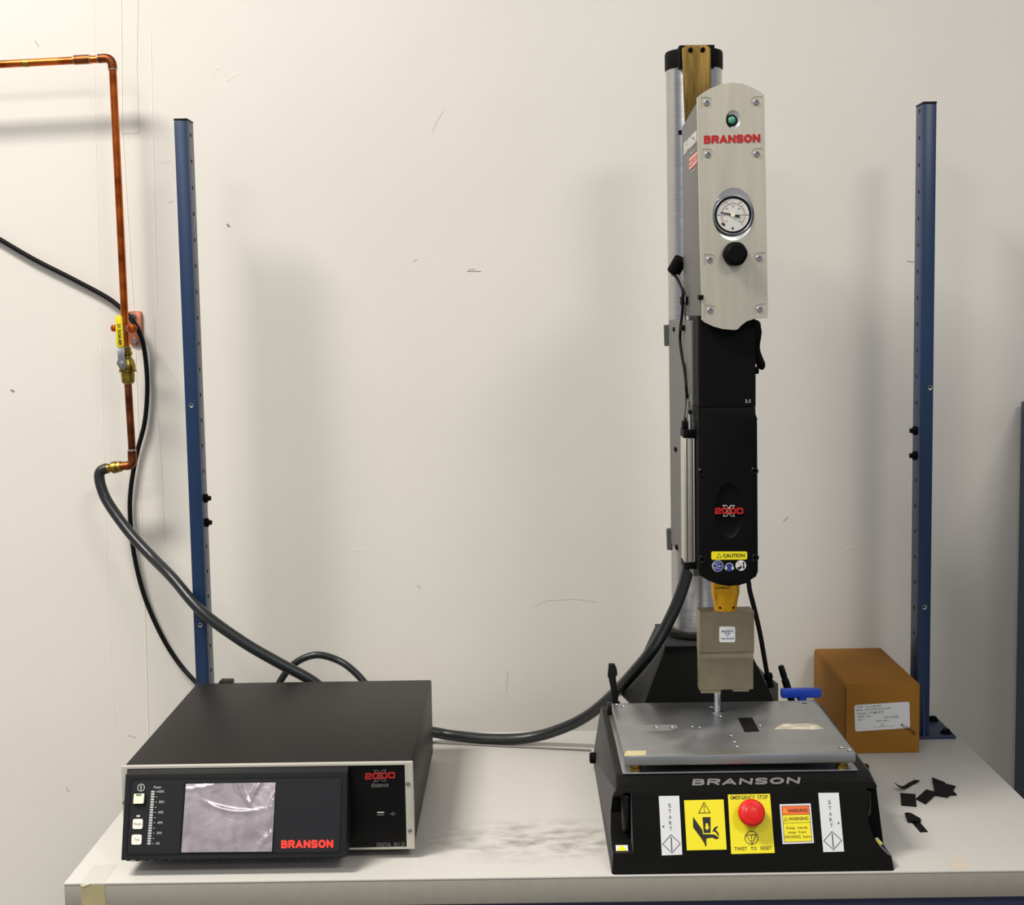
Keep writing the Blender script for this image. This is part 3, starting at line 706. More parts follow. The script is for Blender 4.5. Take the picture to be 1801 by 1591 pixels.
FF.sheet('hand_pictogram', [uv(.66, .64), uv(.72, .56), uv(.81, .525), uv(.81, .55), uv(.75, .60), uv(.81, .655), uv(.83, .71), uv(.80, .725), uv(.76, .66), uv(.70, .63)], 'print_black', l, .0005, .0008)
# emergency stop
q = [(1280, 1397), (1354, 1395.5), (1362.5, 1499.5), (1286, 1501.5)]
l = lbl('emergency_label', q, 'yellow'); l['label'] = 'yellow EMERGENCY STOP sticker'
q2 = [V(p) for p in q]
FF.txt('EMERGENCY  STOP', uv(.06, .085), uv(.94, .085), uv(.06, .02), 'print_black', l, bold=.006)
FF.txt('TWIST   TO   RESET', uv(.08, .945), uv(.94, .945), uv(.08, .885), 'print_black', l, bold=.006)
FF.strokes('stop_symbol', [circ(uv(.49, .735), 11.5), [uv(.37, .685), uv(.605, .685), uv(.49, .84)]], .0009, 'print_black', l)
FF.sheet('exclamation', [uv(.478, .70), uv(.498, .70), uv(.495, .755), uv(.481, .755)], 'print_black', l, .0005, .0008)
FF.disc('exclamation', uv(.488, .785), 1.3, 'print_black', l, .0005, .0008, 10)
es_c = FF.at(1318.5, 1430)
eb = lathe('stop_button_collar', [(.0150, 0), (.0150, .004), (.0135, .005), (.0135, .013), (.0175, .014)], es_c, FN, 'black_plastic', press, 36)
lathe('stop_button', [(.0135, .012), (.0192, .013), (.0202, .017), (.0196, .022), (.0165, .0258), (.0120, .0272), (.0115, .0266), (.0080, .0278), (.0074, .0272), (0, .0282)], es_c, FN, 'red_button', press, 40)
# small warning label
q = [(1371, 1414), (1425.5, 1412.5), (1431.5, 1482), (1376.5, 1484)]
l = lbl('warning_label', q, 'label_white'); l['label'] = 'orange and yellow WARNING sticker'
q2 = [V(p) for p in q]
FF.sheet('orange_field', [uv(.06, .05), uv(.94, .05), uv(.94, .265), uv(.06, .265)], 'orange', l, .0005, .0007)
FF.sheet('yellow_field', [uv(.06, .275), uv(.94, .275), uv(.94, .95), uv(.06, .95)], 'yellow', l, .0005, .0007)
FF.strokes('field_border', [[uv(.06, .05), uv(.94, .05), uv(.94, .95), uv(.06, .95)]], .0005, 'print_black', l, .0007, .0009)
FF.strokes('field_border', [[uv(.06, .27), uv(.94, .27)], [uv(.06, .475), uv(.94, .475)]], .0005, 'print_black', l, .0007, .0009, closed=False)
for v, m in ((.21, 'yellow'), (.415, 'print_black')):
    FF.txt('WARNING', uv(.25, v), uv(.88, v), uv(.25, v-.085), 'print_black', l, .0007, .0010, .008)
    FF.strokes('warning_triangle', [[uv(.16, v-.085), uv(.215, v), uv(.105, v)]], .0005, m, l, .0007, .0010)
for s, u0, u1, v in (('Keep  hands', .16, .83, .645), ('away  from', .20, .78, .755), ('MOVING  horn', .09, .91, .865)):
    FF.txt(s, uv(u0, v), uv(u1, v), uv(u0, v-.075), 'print_black', l, .0007, .0010)
# recess stickers
for c, w_ in ((V((.139, 2.042, .0285)), .009), (V((.5235, 2.052, .0295)), .006)):
    nrm = V((0, -.5, 1)).normalized() if c.x < .3 else V((.55, -.4, .8)).normalized()
    x_, y_, a_ = basis(nrm)
    s = prism('recess_sticker', [c+x_*a*w_+y_*b*.006+a_*.0015 for a, b in ((-1, -1), (1, -1), (1, 1), (-1, 1))], a_*.0006, 'label_white', press, smooth=0)
    prism('warning_triangle', [c+x_*a*w_*.75+y_*b*.005+a_*.0021 for a, b in ((-1, -1), (1, -1), (.3, .9), (-.3, .9))], a_*.0003, 'yellow', s, smooth=0)
cyl('side_knob', (.520, 2.215, .094), (.5475, 2.205, .094), .0062, 'black_plastic', press, 18, .004)
cyl('side_bolt', (.113, 2.50, .022), (.126, 2.50, .022), .010, 'black_satin', press, 16, .002)
# base plate (thin bright ledge)
BP = box('base_plate', (.1445, 2.094, .1250), (.5035, 2.405, .1285), 'tool_plate', press, .0012)

# column pedestal
ped = bmesh.new()
bot = [(.2005, 2.412), (.440, 2.412), (.474, 2.60), (.165, 2.60)]
top = [(.2455, 2.447), (.394, 2.447), (.394, 2.63), (.2455, 2.63)]
def ring_(t, pinch): return [(b_[0]*(1-t)+t_[0]*t+(pinch if i_ == 3 else -pinch if i_ == 2 else 0), b_[1]*(1-t)+t_[1]*t) for i_, (b_, t_) in enumerate(zip(bot, top))]
rings = []
for t, pinch, z in ((0, 0, .1250), (0, 0, .1285), (.16, .012, .147), (.4, .016, .173), (1, 0, .234), (1, 0, .239)):
    rings.append([ped.verts.new((x, y, z)) for x, y in ring_(t, pinch)])
for p, q_ in zip(rings, rings[1:]):
    for k in range(4): ped.faces.new((p[k], p[(k+1) % 4], q_[(k+1) % 4], q_[k]))
ped.faces.new(rings[0]); ped.faces.new(rings[-1])
bmesh.ops.bevel(ped, geom=[e for e in ped.edges if abs(e.verts[0].co.z-e.verts[1].co.z) > .002], offset=.0025, segments=2, affect='EDGES', profile=.5)
pd = from_bm('column_pedestal', ped, 'cast', press, 18)
e0, e1 = at(1167.5, 1146, 2.446), at(1127, 1236, 2.4105)
# column
lathe('column_collar', [(.050, .236), (.062, .236), (.063, .244), (.060, .250), (.0545, .252), (.050, .252)], (XC, YC, 0), (0, 0, 1), 'cast', press, 48)
lathe('column', [(.0492, .235), (.0492, 1.262)], (XC, YC, 0), (0, 0, 1), 'alu_col', press, 64, fn=ln)
lathe('column_cap', [(.0492, 1.250), (.0506, 1.2505), (.0510, 1.254), (.0510, 1.278), (.0495, 1.2815), (0, 1.2815)], (XC, YC, 0), (0, 0, 1), 'black_satin', press, 64, fn=ln)
cb0, cb1 = at(1194.5, 79.5, 2.486), at(1257, 118, 2.486)
box('cap_block', (cb0.x, 2.486, cb1.z), (cb1.x, 2.52, cb0.z), 'black_satin', press, .001)
yb_ = 2.478
bar = prism('brass_bar', [at(x, y, yb_) for x, y in ((1207, 79), (1243, 79), (1250, 85), (1252, 250), (1206, 250), (1199.5, 86))], (0, .006, 0), 'brass_bar', press, .0005)
for c in ((1214, 88), (1236, 87.5)):
    lathe('bar_screw', [(.0042, 0), (.0042, .002), (.0025, .003), (.0018, .0015), (0, .0015)], at(c[0], c[1], yb_), (0, -1, 0), 'black_satin', press, 16)

# head: plate, grey bodies, covers
YPL = 2.120
gx0 = at(1230, 420, YPL+.01).x + LEAN*(at(1230, 420, YPL+.01).z-.25)
gx1 = gx0+.094
ub = bmesh.new(); bm_box(ub, (gx0, YPL+.008, .8195), (gx1, 2.345, 1.139), .002, 2)
for v in ub.verts:
    if v.co.y > 2.3 and v.co.z > 1.1: v.co.z -= .012
    v.co = ln(v.co)
from_bm('head_body', ub, 'grey_paint', press)
# column support wrapping the column
sx0 = at(1179, 700, 2.52).x + LEAN*.44
pts = [(sx0, 2.20), (gx1, 2.20), (gx1, 2.52)]
cxx, r_ = (sx0+gx1+.008)/2, (gx1+.008-sx0)/2
pts += [(cxx+r_*math.cos(a), 2.535+r_*math.sin(a)) for a in [math.pi*k/14 for k in range(15)]]
zs0, zs1 = at(1184, 968, 2.45).z, at(1180, 563, 2.45).z
prism('column_support', [ln(V((x, y, zs0))) for x, y in pts], (-LEAN*(zs1-zs0), 0, zs1-zs0), 'grey_paint', press, .002)
box('rear_bridge', (sx0+.03, 2.34, .80), (gx1-.02, 2.49, 1.09), 'grey_dark', press, .002, 2, ln)
for a, b in (((1175.5, 571), (1176.5, 608)), ((1180, 929), (1181, 966))):
    pa, pb = at(a[0], a[1], 2.55), at(b[0], b[1], 2.55)
    cyl('clamp_boss', pb, pa, .0085, 'grey_dark', press, 20, .001)
for c in ((1196.2, 233),):
    p = atx(c[0], c[1], gx0-.004); box('head_screw', (p.x-.003, p.y-.004, p.z-.0035), (p.x+.004, p.y+.004, p.z+.0035), 'black_satin', press, .0005)
for c, X in (((1229, 523), gx0-.005), ((1187, 790), sx0-.004), ((1184.5, 579), sx0-.004), ((1189, 962), sx0-.003)):
    p = atx(c[0], c[1], X); box('side_screw', (p.x-.001, p.y-.009, p.z-.0035), (p.x+.006, p.y+.009, p.z+.0035), 'black_satin', press, .0005)
# lettering on the grey side
GS = Face(ln(V((gx0, 2.2, 1.05))), (-1, 0, -LEAN))
block(GS, 'BRANSON', (1203.3, 273), (1226, 250), (1203.3, 252), 'print_white', press, .0, .0008, .24, .12)
block(GS, '2000', (1213, 299), (1227, 287), (1213, 279), 'pink', press, .0, .0008, .24, .1)
GS.strokes('logo_tick', [[(1216, 269.5), (1218, 268)], [(1220, 266), (1222, 264)], [(1217, 303.5), (1218.5, 302)], [(1220.5, 300), (1222, 298.5)]], .0016, 'print_white', press, closed=False)

# silver front plate
pl = [(1226.3, 171), (1236, 163), (1250, 155), (1268, 148), (1287, 145), (1306, 147), (1324, 154), (1335, 160), (1344.3, 167), (1350.8, 556), (1349.3, 560), (1336, 560), (1325, 561), (1313, 565), (1303, 572.7), (1298, 578.5), (1293, 580), (1287, 579.7), (1271, 578.4), (1254, 573.5), (1240, 567), (1234.8, 562)]
plate = prism('front_plate', [at(x, y, YPL) for x, y in pl], (0, .009, 0), 'alu_plate', press)
PLF = Face((0, YPL, 0), (0, -1, 0))
SCR = ((1243, 181), (1330, 180), (1245, 272), (1331, 271), (1248, 457), (1335, 454), (1249, 546), (1336, 544))
cb = bmesh.new()
def ell(c, rx, ry, y0, y1, seg=40):
    p = at(c[0], c[1], YPL); sx_ = rx*YPL/F; sz = ry*YPL/F
    bm_prism(cb, [(p.x+sx_*math.cos(k*2*math.pi/seg), y0, p.z+sz*math.sin(k*2*math.pi/seg)) for k in range(seg)], (0, y1-y0, 0))
ell((1290, 376.5), 35.5, 45.5, YPL-.01, YPL+.02); ell((1289.5, 210), 12.5, 16, YPL-.01, YPL+.02)
for i, c in enumerate(SCR):
    s = -1 if i % 2 == 0 else 1
    p = at(c[0], c[1], YPL); rr_ = .0086
    pts = [(p.x+s*.0086, p.z+rr_), (p.x+s*.0086, p.z-rr_)]
    arc = [(p.x-s*rr_*math.sin(a), p.z-rr_*math.cos(a)) for a in [math.pi*k/10 for k in range(11)]]
    bm_prism(cb, [(x, YPL-.005, z) for x, z in pts[:1]+pts[1:]+arc], (0, .0062, 0))
cut(plate, cb)
for c in SCR:
    lathe('plate_screw', [(.0044, -.001), (.0044, .0015), (.0036, .0022), (.0022, .0022), (.0018, .0006), (0, .0006)], at(c[0], c[1], YPL+.0008), (0, -1, 0), 'zinc', plate, 18)
block(PLF, 'BRANSON', (1238, 253), (1337, 250), (1238, 238.5), 'red', plate, .0, .0006, .28, .10)
# pressure gauge in its slanted bore
def dish(c, rx, ry, ri, depth, c2, name):
    p = at(c[0], c[1], YPL); p2 = at(c2[0], c2[1], YPL); bm = bmesh.new(); seg = 40; k_ = YPL/F
    a = [bm.verts.new((p.x+rx*k_*math.cos(t*2*math.pi/seg), YPL+.0004, p.z+ry*k_*math.sin(t*2*math.pi/seg))) for t in range(seg)]
    b = [bm.verts.new((p2.x+ri*k_*math.cos(t*2*math.pi/seg), YPL+depth, p2.z+ri*k_*math.sin(t*2*math.pi/seg))) for t in range(seg)]
    for t in range(seg): bm.faces.new((a[t], a[(t+1) % seg], b[(t+1) % seg], b[t]))
    bm.faces.new(b)
    return from_bm(name, bm, 'alu_bright', press)
dish((1290, 376.5), 35.4, 45.4, 31, .0035, (1289, 378), 'gauge_bore')
gc = at(1289, 378, YPL-.0015); gr = 34.0*YPL/F
gauge = lathe('pressure_gauge', [(gr*.9, .014), (gr, .012), (gr, .001), (gr*.97, -.0005), (gr*.88, -.0005), (gr*.87, .0012), (0, .0012)][::-1], gc, (0, 1, 0), 'black_gloss', press, 48)
GF = Face((0, gc.y+.0012, 0), (0, -1, 0))
GF.disc('dial', (1289, 378), 28.6, 'dial', gauge, 0, .0004, 40)
lathe('gauge_rim', [(gr*.93, 0), (gr*.99, 0), (gr*1.0, .0012), (gr*.97, .0016), (gr*.94, .0012)], gc, (0, -1, 0), 'zinc', gauge, 48, ring=True)
GF.strokes('dial_scale', [[(1289+20*math.cos(math.radians(a)), 378-20*math.sin(math.radians(a))) for a in range(-45, 226, 10)]], .0004, 'red', gauge, .0004, .0006, closed=False)
ticks = []
for k in range(25):
    a = math.radians(225-270*k/24); r1, r2 = 20.5, (24.5 if k % 4 == 0 else 22.5)
    ticks.append([(1289+r1*math.cos(a), 378-r1*math.sin(a)), (1289+r2*math.cos(a), 378-r2*math.sin(a))])
GF.strokes('dial_ticks', ticks, .0004, 'print_black', gauge, .0004, .0006, closed=False)
for k, s in enumerate(('0', '20', '40', '60', '80', '100', '120')):
    a = math.radians(225-270*k/6); x, y = 1289+15.5*math.cos(a), 378-15.5*math.sin(a); w_ = 1.6*len(s)*.75
    GF.txt(s, (x-w_, y+1.6), (x+w_, y+1.6), (x-w_, y-1.8), 'print_grey', gauge, .0004, .0006)
for k, s in enumerate(('200', '400', '600', '800')):
    a = math.radians(180-60*k); x, y = 1289+25.3*math.cos(a), 378-25.3*math.sin(a)
    GF.txt(s, (x-3, y+1.4), (x+3, y+1.4), (x-3, y-1.5), 'print_grey', gauge, .0004, .0006)
GF.disc('dial_mark', (1288.5, 401.5), 2, 'print_black', gauge, .0004, .0006, 14)
GF.sheet('dial_mark', [(1270, 391), (1276, 395), (1274, 398), (1268, 394)], 'print_black', gauge, .0004, .0006)
ca, sa = math.cos(math.radians(168)), math.sin(math.radians(168))
nd = lambda r, o: (1289+r*ca+o*sa, 378-r*sa+o*ca)
GF.sheet('needle', [nd(24, -.4), nd(24, .4), nd(5, 1.4), nd(-5, 1.0), nd(-5.5, 2.2), nd(-12, 2.2), nd(-12, -2.2), nd(-5.5, -2.2), nd(-5, -1.0), nd(5, -1.4)], 'print_black', gauge, .0012, .0018)
GF.disc('needle_hub', (1288.5, 378), 3.6, 'ivory', gauge, .0006, .0026, 20)
# indicator lamp
dish((1289.5, 210), 12.4, 15.9, 8.5, .003, (1287.5, 211.5), 'lamp_bore')
lp0 = at(1287.2, 211.3, YPL)
lathe('indicator_lamp', [(.0080, 0), (.0082, .004), (.0078, .0048), (.0062, .0048), (.0060, .004), (0, .004)], lp0+V((0, .004, 0)), (0, -1, 0), 'black_gloss', press, 28)
lathe('lamp_lens', [(.0060, 0), (.0052, .0022), (.003, .0032), (0, .0036)], lp0+V((0, .0002, 0)), (0, -1, 0), 'lamp_green', press, 28)
# regulator knob
kc = at(1291, 447, YPL); bm = bmesh.new(); rings = []
for r, h in ((.0165, 0), (.0178, .004), (.0178, .014), (.0165, .017), (.0140, .018), (.0135, .024), (.0120, .0252), (0, .0252)):
    if r == 0: rings.append([bm.verts.new(kc+V((0, -h, 0)))]); continue
    rings.append([bm.verts.new(kc+V((r*(1+.016*math.cos(6*a))*math.cos(a), -h, r*(1+.016*math.cos(6*a))*math.sin(a)))) for a in [2*math.pi*k/48 for k in range(48)]])
for p, q_ in zip(rings, rings[1:]):
    for k in range(48):
        if len(q_) == 1: bm.faces.new((p[k], p[(k+1) % 48], q_[0]))
        else: bm.faces.new((p[k], p[(k+1) % 48], q_[(k+1) % 48], q_[k]))
bm.faces.new(rings[0]); from_bm('regulator_knob', bm, 'black_satin', press)

# black covers
YCV = 2.138
cl_, cr_ = at(1232, 640, YCV).x, at(1329, 640, YCV).x
zt1, zm = .835, at(1280, 715.5, YCV).z
uc = bmesh.new(); bm_box(uc, (cl_-.003, YCV, zm+.0006), (cr_, 2.245, .8190), 0)
es = [e for e in uc.edges if abs(e.verts[0].co.z-e.verts[1].co.z) > .05 and e.verts[0].co.y < 2.2 and e.verts[0].co.x < .3]
bmesh.ops.bevel(uc, geom=es, offset=.006, segments=5, affect='EDGES', profile=.5)
upc = from_bm('upper_cover', uc, 'black_satin', press)
UCF = Face((0, YCV, 0), (0, -1, 0))
UCF.strokes('embossed_ring', [circ((1281, 649), 46, 48)], .0005, 'black_plastic', upc, 0, .0003)
UCF.txt('2.5', (1310.5, 708), (1320.5, 707.5), (1310.5, 702.5), 'print_white', upc, .0, .0003)
YLC = 2.132
lc = [(1228, 717), (1328.5, 716), (1329, 737), (1332, 744), (1333.5, 1005), (1330, 1014), (1318, 1021), (1312, 1026), (1300, 1029), (1282, 1031), (1264, 1028), (1246, 1021), (1231, 1012), (1229, 1003)]
low = prism('lower_cover', [at(x, y, YLC) for x, y in lc], (0, .095, 0), 'black_satin', press, .0025)
cb = bmesh.new(); p = at(1282.5, 898, YLC)
rings = []
for s_, d_ in ((1.0, -.004), (1.0, .0), (.97, .0016), (.90, .0030), (.80, .0038), (.62, .0042)):
    rings.append([cb.verts.new((p.x+s_*.0215*math.cos(2*math.pi*k/56), YLC+d_, p.z+s_*.043*math.sin(2*math.pi*k/56))) for k in range(56)])
for a_, b_ in zip(rings, rings[1:]):
    for k in range(56): cb.faces.new((a_[k], a_[(k+1) % 56], b_[(k+1) % 56], b_[k]))
cb.faces.new(rings[0]); cb.faces.new(rings[-1])
cut(low, cb)
LCF = Face((0, YLC, 0), (0, -1, 0))
for c in ((1233.5, 830), (1327, 828), (1235, 983), (1328, 980)):
    lathe('cover_screw', [(.0058, 0), (.0058, .0012), (.0048, .002), (.0046, .001), (.0022, .001), (.0020, 0), (0, 0)], at(c[0], c[1], YLC), (0, -1, 0), 'black_gloss', low, 20)
logo2000(LCF, (1257, 907.5), (1307, 907.5), (1257, 889), press, 'red', 'print_white', -.0042)
ct = LCF.sheet('caution_label', rrect([(1251, 969.5), (1314, 969.5), (1314, 983.5), (1251, 984)], 3), 'yellow', press)
LCF.txt('CAUTION', (1271.5, 980), (1309.5, 979.5), (1271.5, 973.5), 'print_black', ct, bold=.02)
warn_tri(LCF, (1264.5, 977), 4.2, 'print_black', ct, .0005)
s1 = LCF.disc('plug_sign', (1262.3, 995), 10.2, 'print_white', press); LCF.disc('sign_field', (1262.3, 995), 9.3, 'sign_blue', s1, .0005, .0007)
LCF.strokes('plug_pictogram', [[(1254, 992), (1261, 992), (1261, 997.5), (1254, 997.5)], [(1264, 993), (1267, 995), (1264, 997)], [(1255, 990), (1266, 989)]], .0006, 'print_white', s1, .0007, .0009)
LCF.strokes('plug_pictogram', [[(1267, 995), (1271, 995)], [(1254, 1000), (1268, 1000)]], .0005, 'print_white', s1, .0007, .0009, closed=False)
s2 = LCF.disc('ear_protection_sign', (1282.6, 997), 8, 'sign_blue', press)
LCF.sheet('ear_muff', circ((1276.8, 998.5), 2.3, 14, 3.4), 'print_white', s2, .0005, .0008); LCF.sheet('ear_muff', circ((1288.6, 998.5), 2.3, 14, 3.4), 'print_white', s2, .0005, .0008)
LCF.strokes('headband', [[(1282.6+6.6*math.cos(math.radians(a)), 996-6.2*math.sin(math.radians(a))) for a in range(0, 181, 20)]], .0009, 'print_white', s2, .0005, .0008, closed=False)
s3 = LCF.disc('no_touch_sign', (1303, 994), 9.4, 'label_white', press)
LCF.strokes('prohibition_bar', [[(1297, 988), (1309, 1001)]], .0006, 'red', s3, closed=False)
LCF.sheet('hand_pictogram', [(1296.5, 1001), (1297, 997), (1301, 996), (1304, 994), (1305, 996), (1302.5, 1000), (1300, 1001.5)], 'print_black', s3, .0005, .0008)
LCF.sheet('tool_pictogram', [(1305.5, 988.5), (1309, 987.5), (1308.6, 993), (1309.6, 999), (1306.4, 999), (1306.8, 993)], 'print_black', s3, .0005, .0008)
# cover flank and lever on the right
box('cover_back', (cl_+.002, 2.20, at(1280, 1000, 2.2).z), (cr_-.004, 2.30, .80), 'black_satin', press, .003)
lvk = [(1331, 572, .0045), (1334.5, 583, .0048), (1332, 606, .0042), (1332, 618, .0050), (1335, 632, .0068), (1338.5, 641, .0070), (1340.5, 647, .0048), (1341.5, 650, .0012)]
lev = [at(x, y, 2.25) for x, y, r in lvk]
rl = [r for x, y, r in lvk]; l2, r2 = spline(lev, 6), []
for k in range(len(l2)):
    i = min(k//6, len(rl)-2); t = k/6-i; r2.append(rl[i]*(1-t)+rl[i+1]*t)
bm = bmesh.new(); bm_tube(bm, l2, r2, 14)
from_bm('release_lever', bm, 'black_satin', press, 60)
cyl('lever_pivot', at(1322, 575, 2.25), at(1337, 574, 2.25), .009, 'black_satin', press, 20, .002)
prism('lever_hub', [at(x, y, 2.16) for x, y in ((1298, 580), (1304, 572), (1314, 565.5), (1325, 562), (1334, 563), (1335, 575), (1337, 580), (1334, 590), (1328, 600), (1300, 600))], (0, .08, 0), 'black_satin', press, .002)
cyl('lever_stop', at(1329, 651, 2.25), at(1334, 651, 2.25), .006, 'black_satin', press, 16, .001)

# linear encoder on the left flank
ye = 2.168
ex0, ex1 = at(1203.5, 880, ye).x, at(1222.5, 880, ye).x
ez0, ez1 = at(1212, 989, ye).z, at(1212, 770, ye).z
enc = thing_parent = press
fnx = lambda c: V((c.x-.0010*(c.z-.5), c.y, c.z))
box('encoder_rail', (ex0, ye, ez0), (ex1, ye+.046, ez1), 'alu_ext', press, .0012, 2, fnx)
for x in (ex0+.0045, ex1-.0035):
    box('rail_groove', (x-.0009, ye-.0003, ez0+.001), (x+.0009, ye+.0005, ez1-.001), 'grey_dark', press, 0, 2, fnx)
box('rail_edge', (ex1-.0026, ye-.0006, ez0+.001), (ex1-.0004, ye+.001, ez1-.001), 'bezel', press, .0003, 2, fnx)
box('encoder_end_cap', (ex0-.0004, ye-.001, ez1), (ex1+.003, ye+.046, ez1+.0125), 'black_satin', press, .001)
box('encoder_end_cap', (ex0-.0004, ye-.001, ez0-.0105), (ex1+.003, ye+.046, ez0), 'black_satin', press, .001)
box('encoder_bracket', (ex1, ye+.002, ez0-.008), (cl_+.004, ye+.04, ez1+.02), 'black_satin', press, .002)
cyl('encoder_rod', at(1213.5, 757, ye+.01), at(1213.5, 728, ye+.01), .0024, 'alu_bright', press, 12, .001)
box('encoder_clip', (at(1211, 724, ye+.01).x, ye+.006, at(1211, 728, ye+.01).z), (at(1217, 724, ye+.01).x, ye+.016, at(1211, 721, ye+.01).z), 'black_satin', press, .001)
box('encoder_plug', (at(1199.5, 750, ye+.02).x, ye+.012, ez1+.012), (at(1209.5, 750, ye+.02).x, ye+.03, at(1205, 740, ye+.02).z), 'black_satin', press, .001)
prism('encoder_link', [at(x, y, ye+.004) for x, y in ((1217, 741), (1222, 742), (1230, 748), (1231, 757), (1218, 757))], (0, .02, 0), 'grey_dark', press, .001)
# side cables
XS = gx0-.012
b0, b1 = atx(1198, 455, XS+.006), atx(1184, 479, XS-.006)
cyl('cable_boot', b0, b1, .0115, 'black_satin', press, 24, .001)
bd_ = (b1-b0).normalized()
cyl('cable_gland', b1-bd_*.001, b1+bd_*.006, .0032, 'print_white', press, 14, .001)
tube('sensor_cable', spline([b1+bd_*.002, atx(1189.5, 488, XS-.003), atx(1196, 500, XS), atx(1201, 514, XS), atx(1200.5, 530, XS), atx(1200, 550, XS), atx(1197, 575, XS), atx(1196, 600, XS), atx(1200, 630, XS), atx(1204.5, 655, XS), atx(1207, 682, XS), at(1208, 705, 2.255), at(1207, 724, 2.215), at(1205, 738, ye+.022), at(1204.5, 745, ye+.021)], 8), .0024, 'cord', press, 10)
tube('sensor_cable', spline([b1+bd_*.001+V((.004, 0, 0)), atx(1199, 493, XS+.004), atx(1204, 512, XS+.005), atx(1205.5, 530, XS+.005), atx(1205, 570, XS+.005), atx(1205.5, 620, XS+.005), atx(1207.5, 660, XS+.005), at(1209.5, 695, 2.26), at(1209.5, 715, 2.215), at(1207, 736, ye+.024), at(1206.5, 745, ye+.022)], 8), .0016, 'grey_cord', press, 10)
for c, w_, h_ in (((1201, 529), .008, .0068), ((1201.5, 576.5), .006, .0045)):
    p = atx(c[0], c[1], XS+.002); box('cable_clip', (p.x-.004, p.y-w_, p.z-h_), (p.x+.010, p.y+w_, p.z+h_), 'black_satin', press, .001)

# booster, horn
YH = 2.232
def zr(py): return at(1277, py, YH).z
bcx = (at(1251, 1040, YH).x+at(1300.5, 1040, YH).x)/2
k_ = YH/F
z0_ = zr(1072)-.004
bst = lathe('booster', [(20.4*k_, 0), (20.4*k_, zr(1063)-z0_), (21.0*k_, zr(1061)-z0_), (22.0*k_, zr(1053)-z0_), (24.2*k_, zr(1045)-z0_), (25.0*k_, zr(1041)-z0_), (25.0*k_, zr(1010)-z0_)], (bcx, YH, z0_), (0, 0, 1), 'gold', press, 48)
for a in (-.62, .62, 2.4):
    d = V((math.sin(a), -math.cos(a), 0)); lathe('wrench_hole', [(.0022, 0), (.0022, .0006)], V((bcx, YH, zr(1065)))+d*(20.3*k_), d, 'hole', bst, 14)
BSF = Face((0, YH-25.0*k_, 0), (0, -1, 0))
BSF.txt('BRANSON  ULTRASONICS', (1258, 1035.2), (1283, 1035), (1258, 1033), 'print_black', bst, -.0012, .0004)
yh0 = 2.212
hx0, hx1 = at(1230.5, 1110, yh0).x, at(1326.5, 1110, yh0).x
hzt, hzs, hzb = at(1280, 1075.5, yh0).z, at(1280, 1146, yh0).z, at(1280, 1212.5, yh0+.008).z
yr0, yr1 = yh0, yh0+.038
hp_ = [(yr0, hzt), (yr0, hzs)]
for k in range(7):
    t = k/6*math.pi/2; hp_.append((yr0+.0015+.0075*math.sin(t), hzs-.0005-.020*(1-math.cos(t))))
hp_ += [(yr0+.009, hzb), (yr1-.009, hzb)]
for k in range(7):
    t = (6-k)/6*math.pi/2; hp_.append((yr1-.0015-.0075*math.sin(t), hzs-.0005-.020*(1-math.cos(t))))
hp_ += [(yr1, hzs), (yr1, hzt)]
horn = prism('horn', [(hx0, y, z) for y, z in hp_], (hx1-hx0, 0, 0), 'steel', press, .0006)
for a, b, zd in ((1233, 1268, .006), (1289, 1318, .004)):
    xa, xb = at(a, 1213, yh0+.01).x, at(b, 1213, yh0+.01).x
    box('horn_tip', (xa, yh0+.011, hzb-zd), (xb, yh0+.027, hzb+.001), 'steel', press, .0005)
HFc = Face((0, yh0, 0), (0, -1, 0))
hl = HFc.sheet('horn_sticker', rrect([(1265, 1101.5), (1293, 1101.5), (1293, 1129), (1265, 1129)], 3.5), 'label_white', press)
HFc.txt('BRANSON', (1269, 1111.5), (1289, 1111), (1269, 1108), 'text_blue', hl, bold=.02)
HFc.strokes('triangle_mark', [[(1274.5, 1112.8), (1284, 1112.8), (1279.2, 1118)]], .0008, 'text_blue', hl)
HFc.txt('1-860-286-8500', (1267.5, 1124), (1291, 1123.6), (1267.5, 1121), 'text_blue', hl)
# right side cable into the base
tube('converter_cable', spline([V((.348, 2.335, zs0+.03)), V((.351, 2.338, zs0+.005)), at(1313.5, 1015, 2.35), at(1319, 1040, 2.37), at(1328, 1075, 2.40), at(1337, 1115, 2.43), at(1344, 1155, 2.45), at(1350, 1190, 2.46)], 8), .0042, 'cord', press, 12)
lathe('strain_relief', [(.0060, 0), (.0065, .002), (.0052, .0045), (.0062, .0065), (.0052, .009), (.0062, .011), (.0052, .0135), (.0075, .016), (.0080, .024), (.0060, .026)][::1], at(1356, 1208, 2.465), at(1351, 1188, 2.465)-at(1356, 1208, 2.465), 'black_satin', press, 18)
c0_, c1_ = at(1389, 1222, 2.50), at(1373, 1170, 2.50); d_ = c1_-c0_; L_ = d_.length
lathe('cable_connector', [(.0062, -.02), (.0062, 0), (.0068, L_*.1), (.0066, L_*.52), (.0052, L_*.55), (.0052, L_*.60), (.0058, L_*.62), (.0054, L_*.95), (.0042, L_), (0, L_)], c0_, d_, 'black_plastic', press, 18)
# black lever clip standing on the back left corner of the base
cp = [(1071, 1168.5), (1081, 1168), (1085, 1177), (1086, 1187), (1081.5, 1190), (1083.5, 1206), (1086.5, 1214), (1088, 1240), (1077, 1240), (1075, 1214), (1072, 1192), (1069, 1190)]
prism('cable_latch', [at(x, y, 2.425) for x, y in cp], (0, .012, 0), 'black_plastic', press, .0015)
tz = at(1080, 1240, 2.425)
box('latch_foot', (tz.x-.012, 2.418, .1245), (tz.x+.012, 2.446, tz.z+.002), 'black_plastic', press, .002)

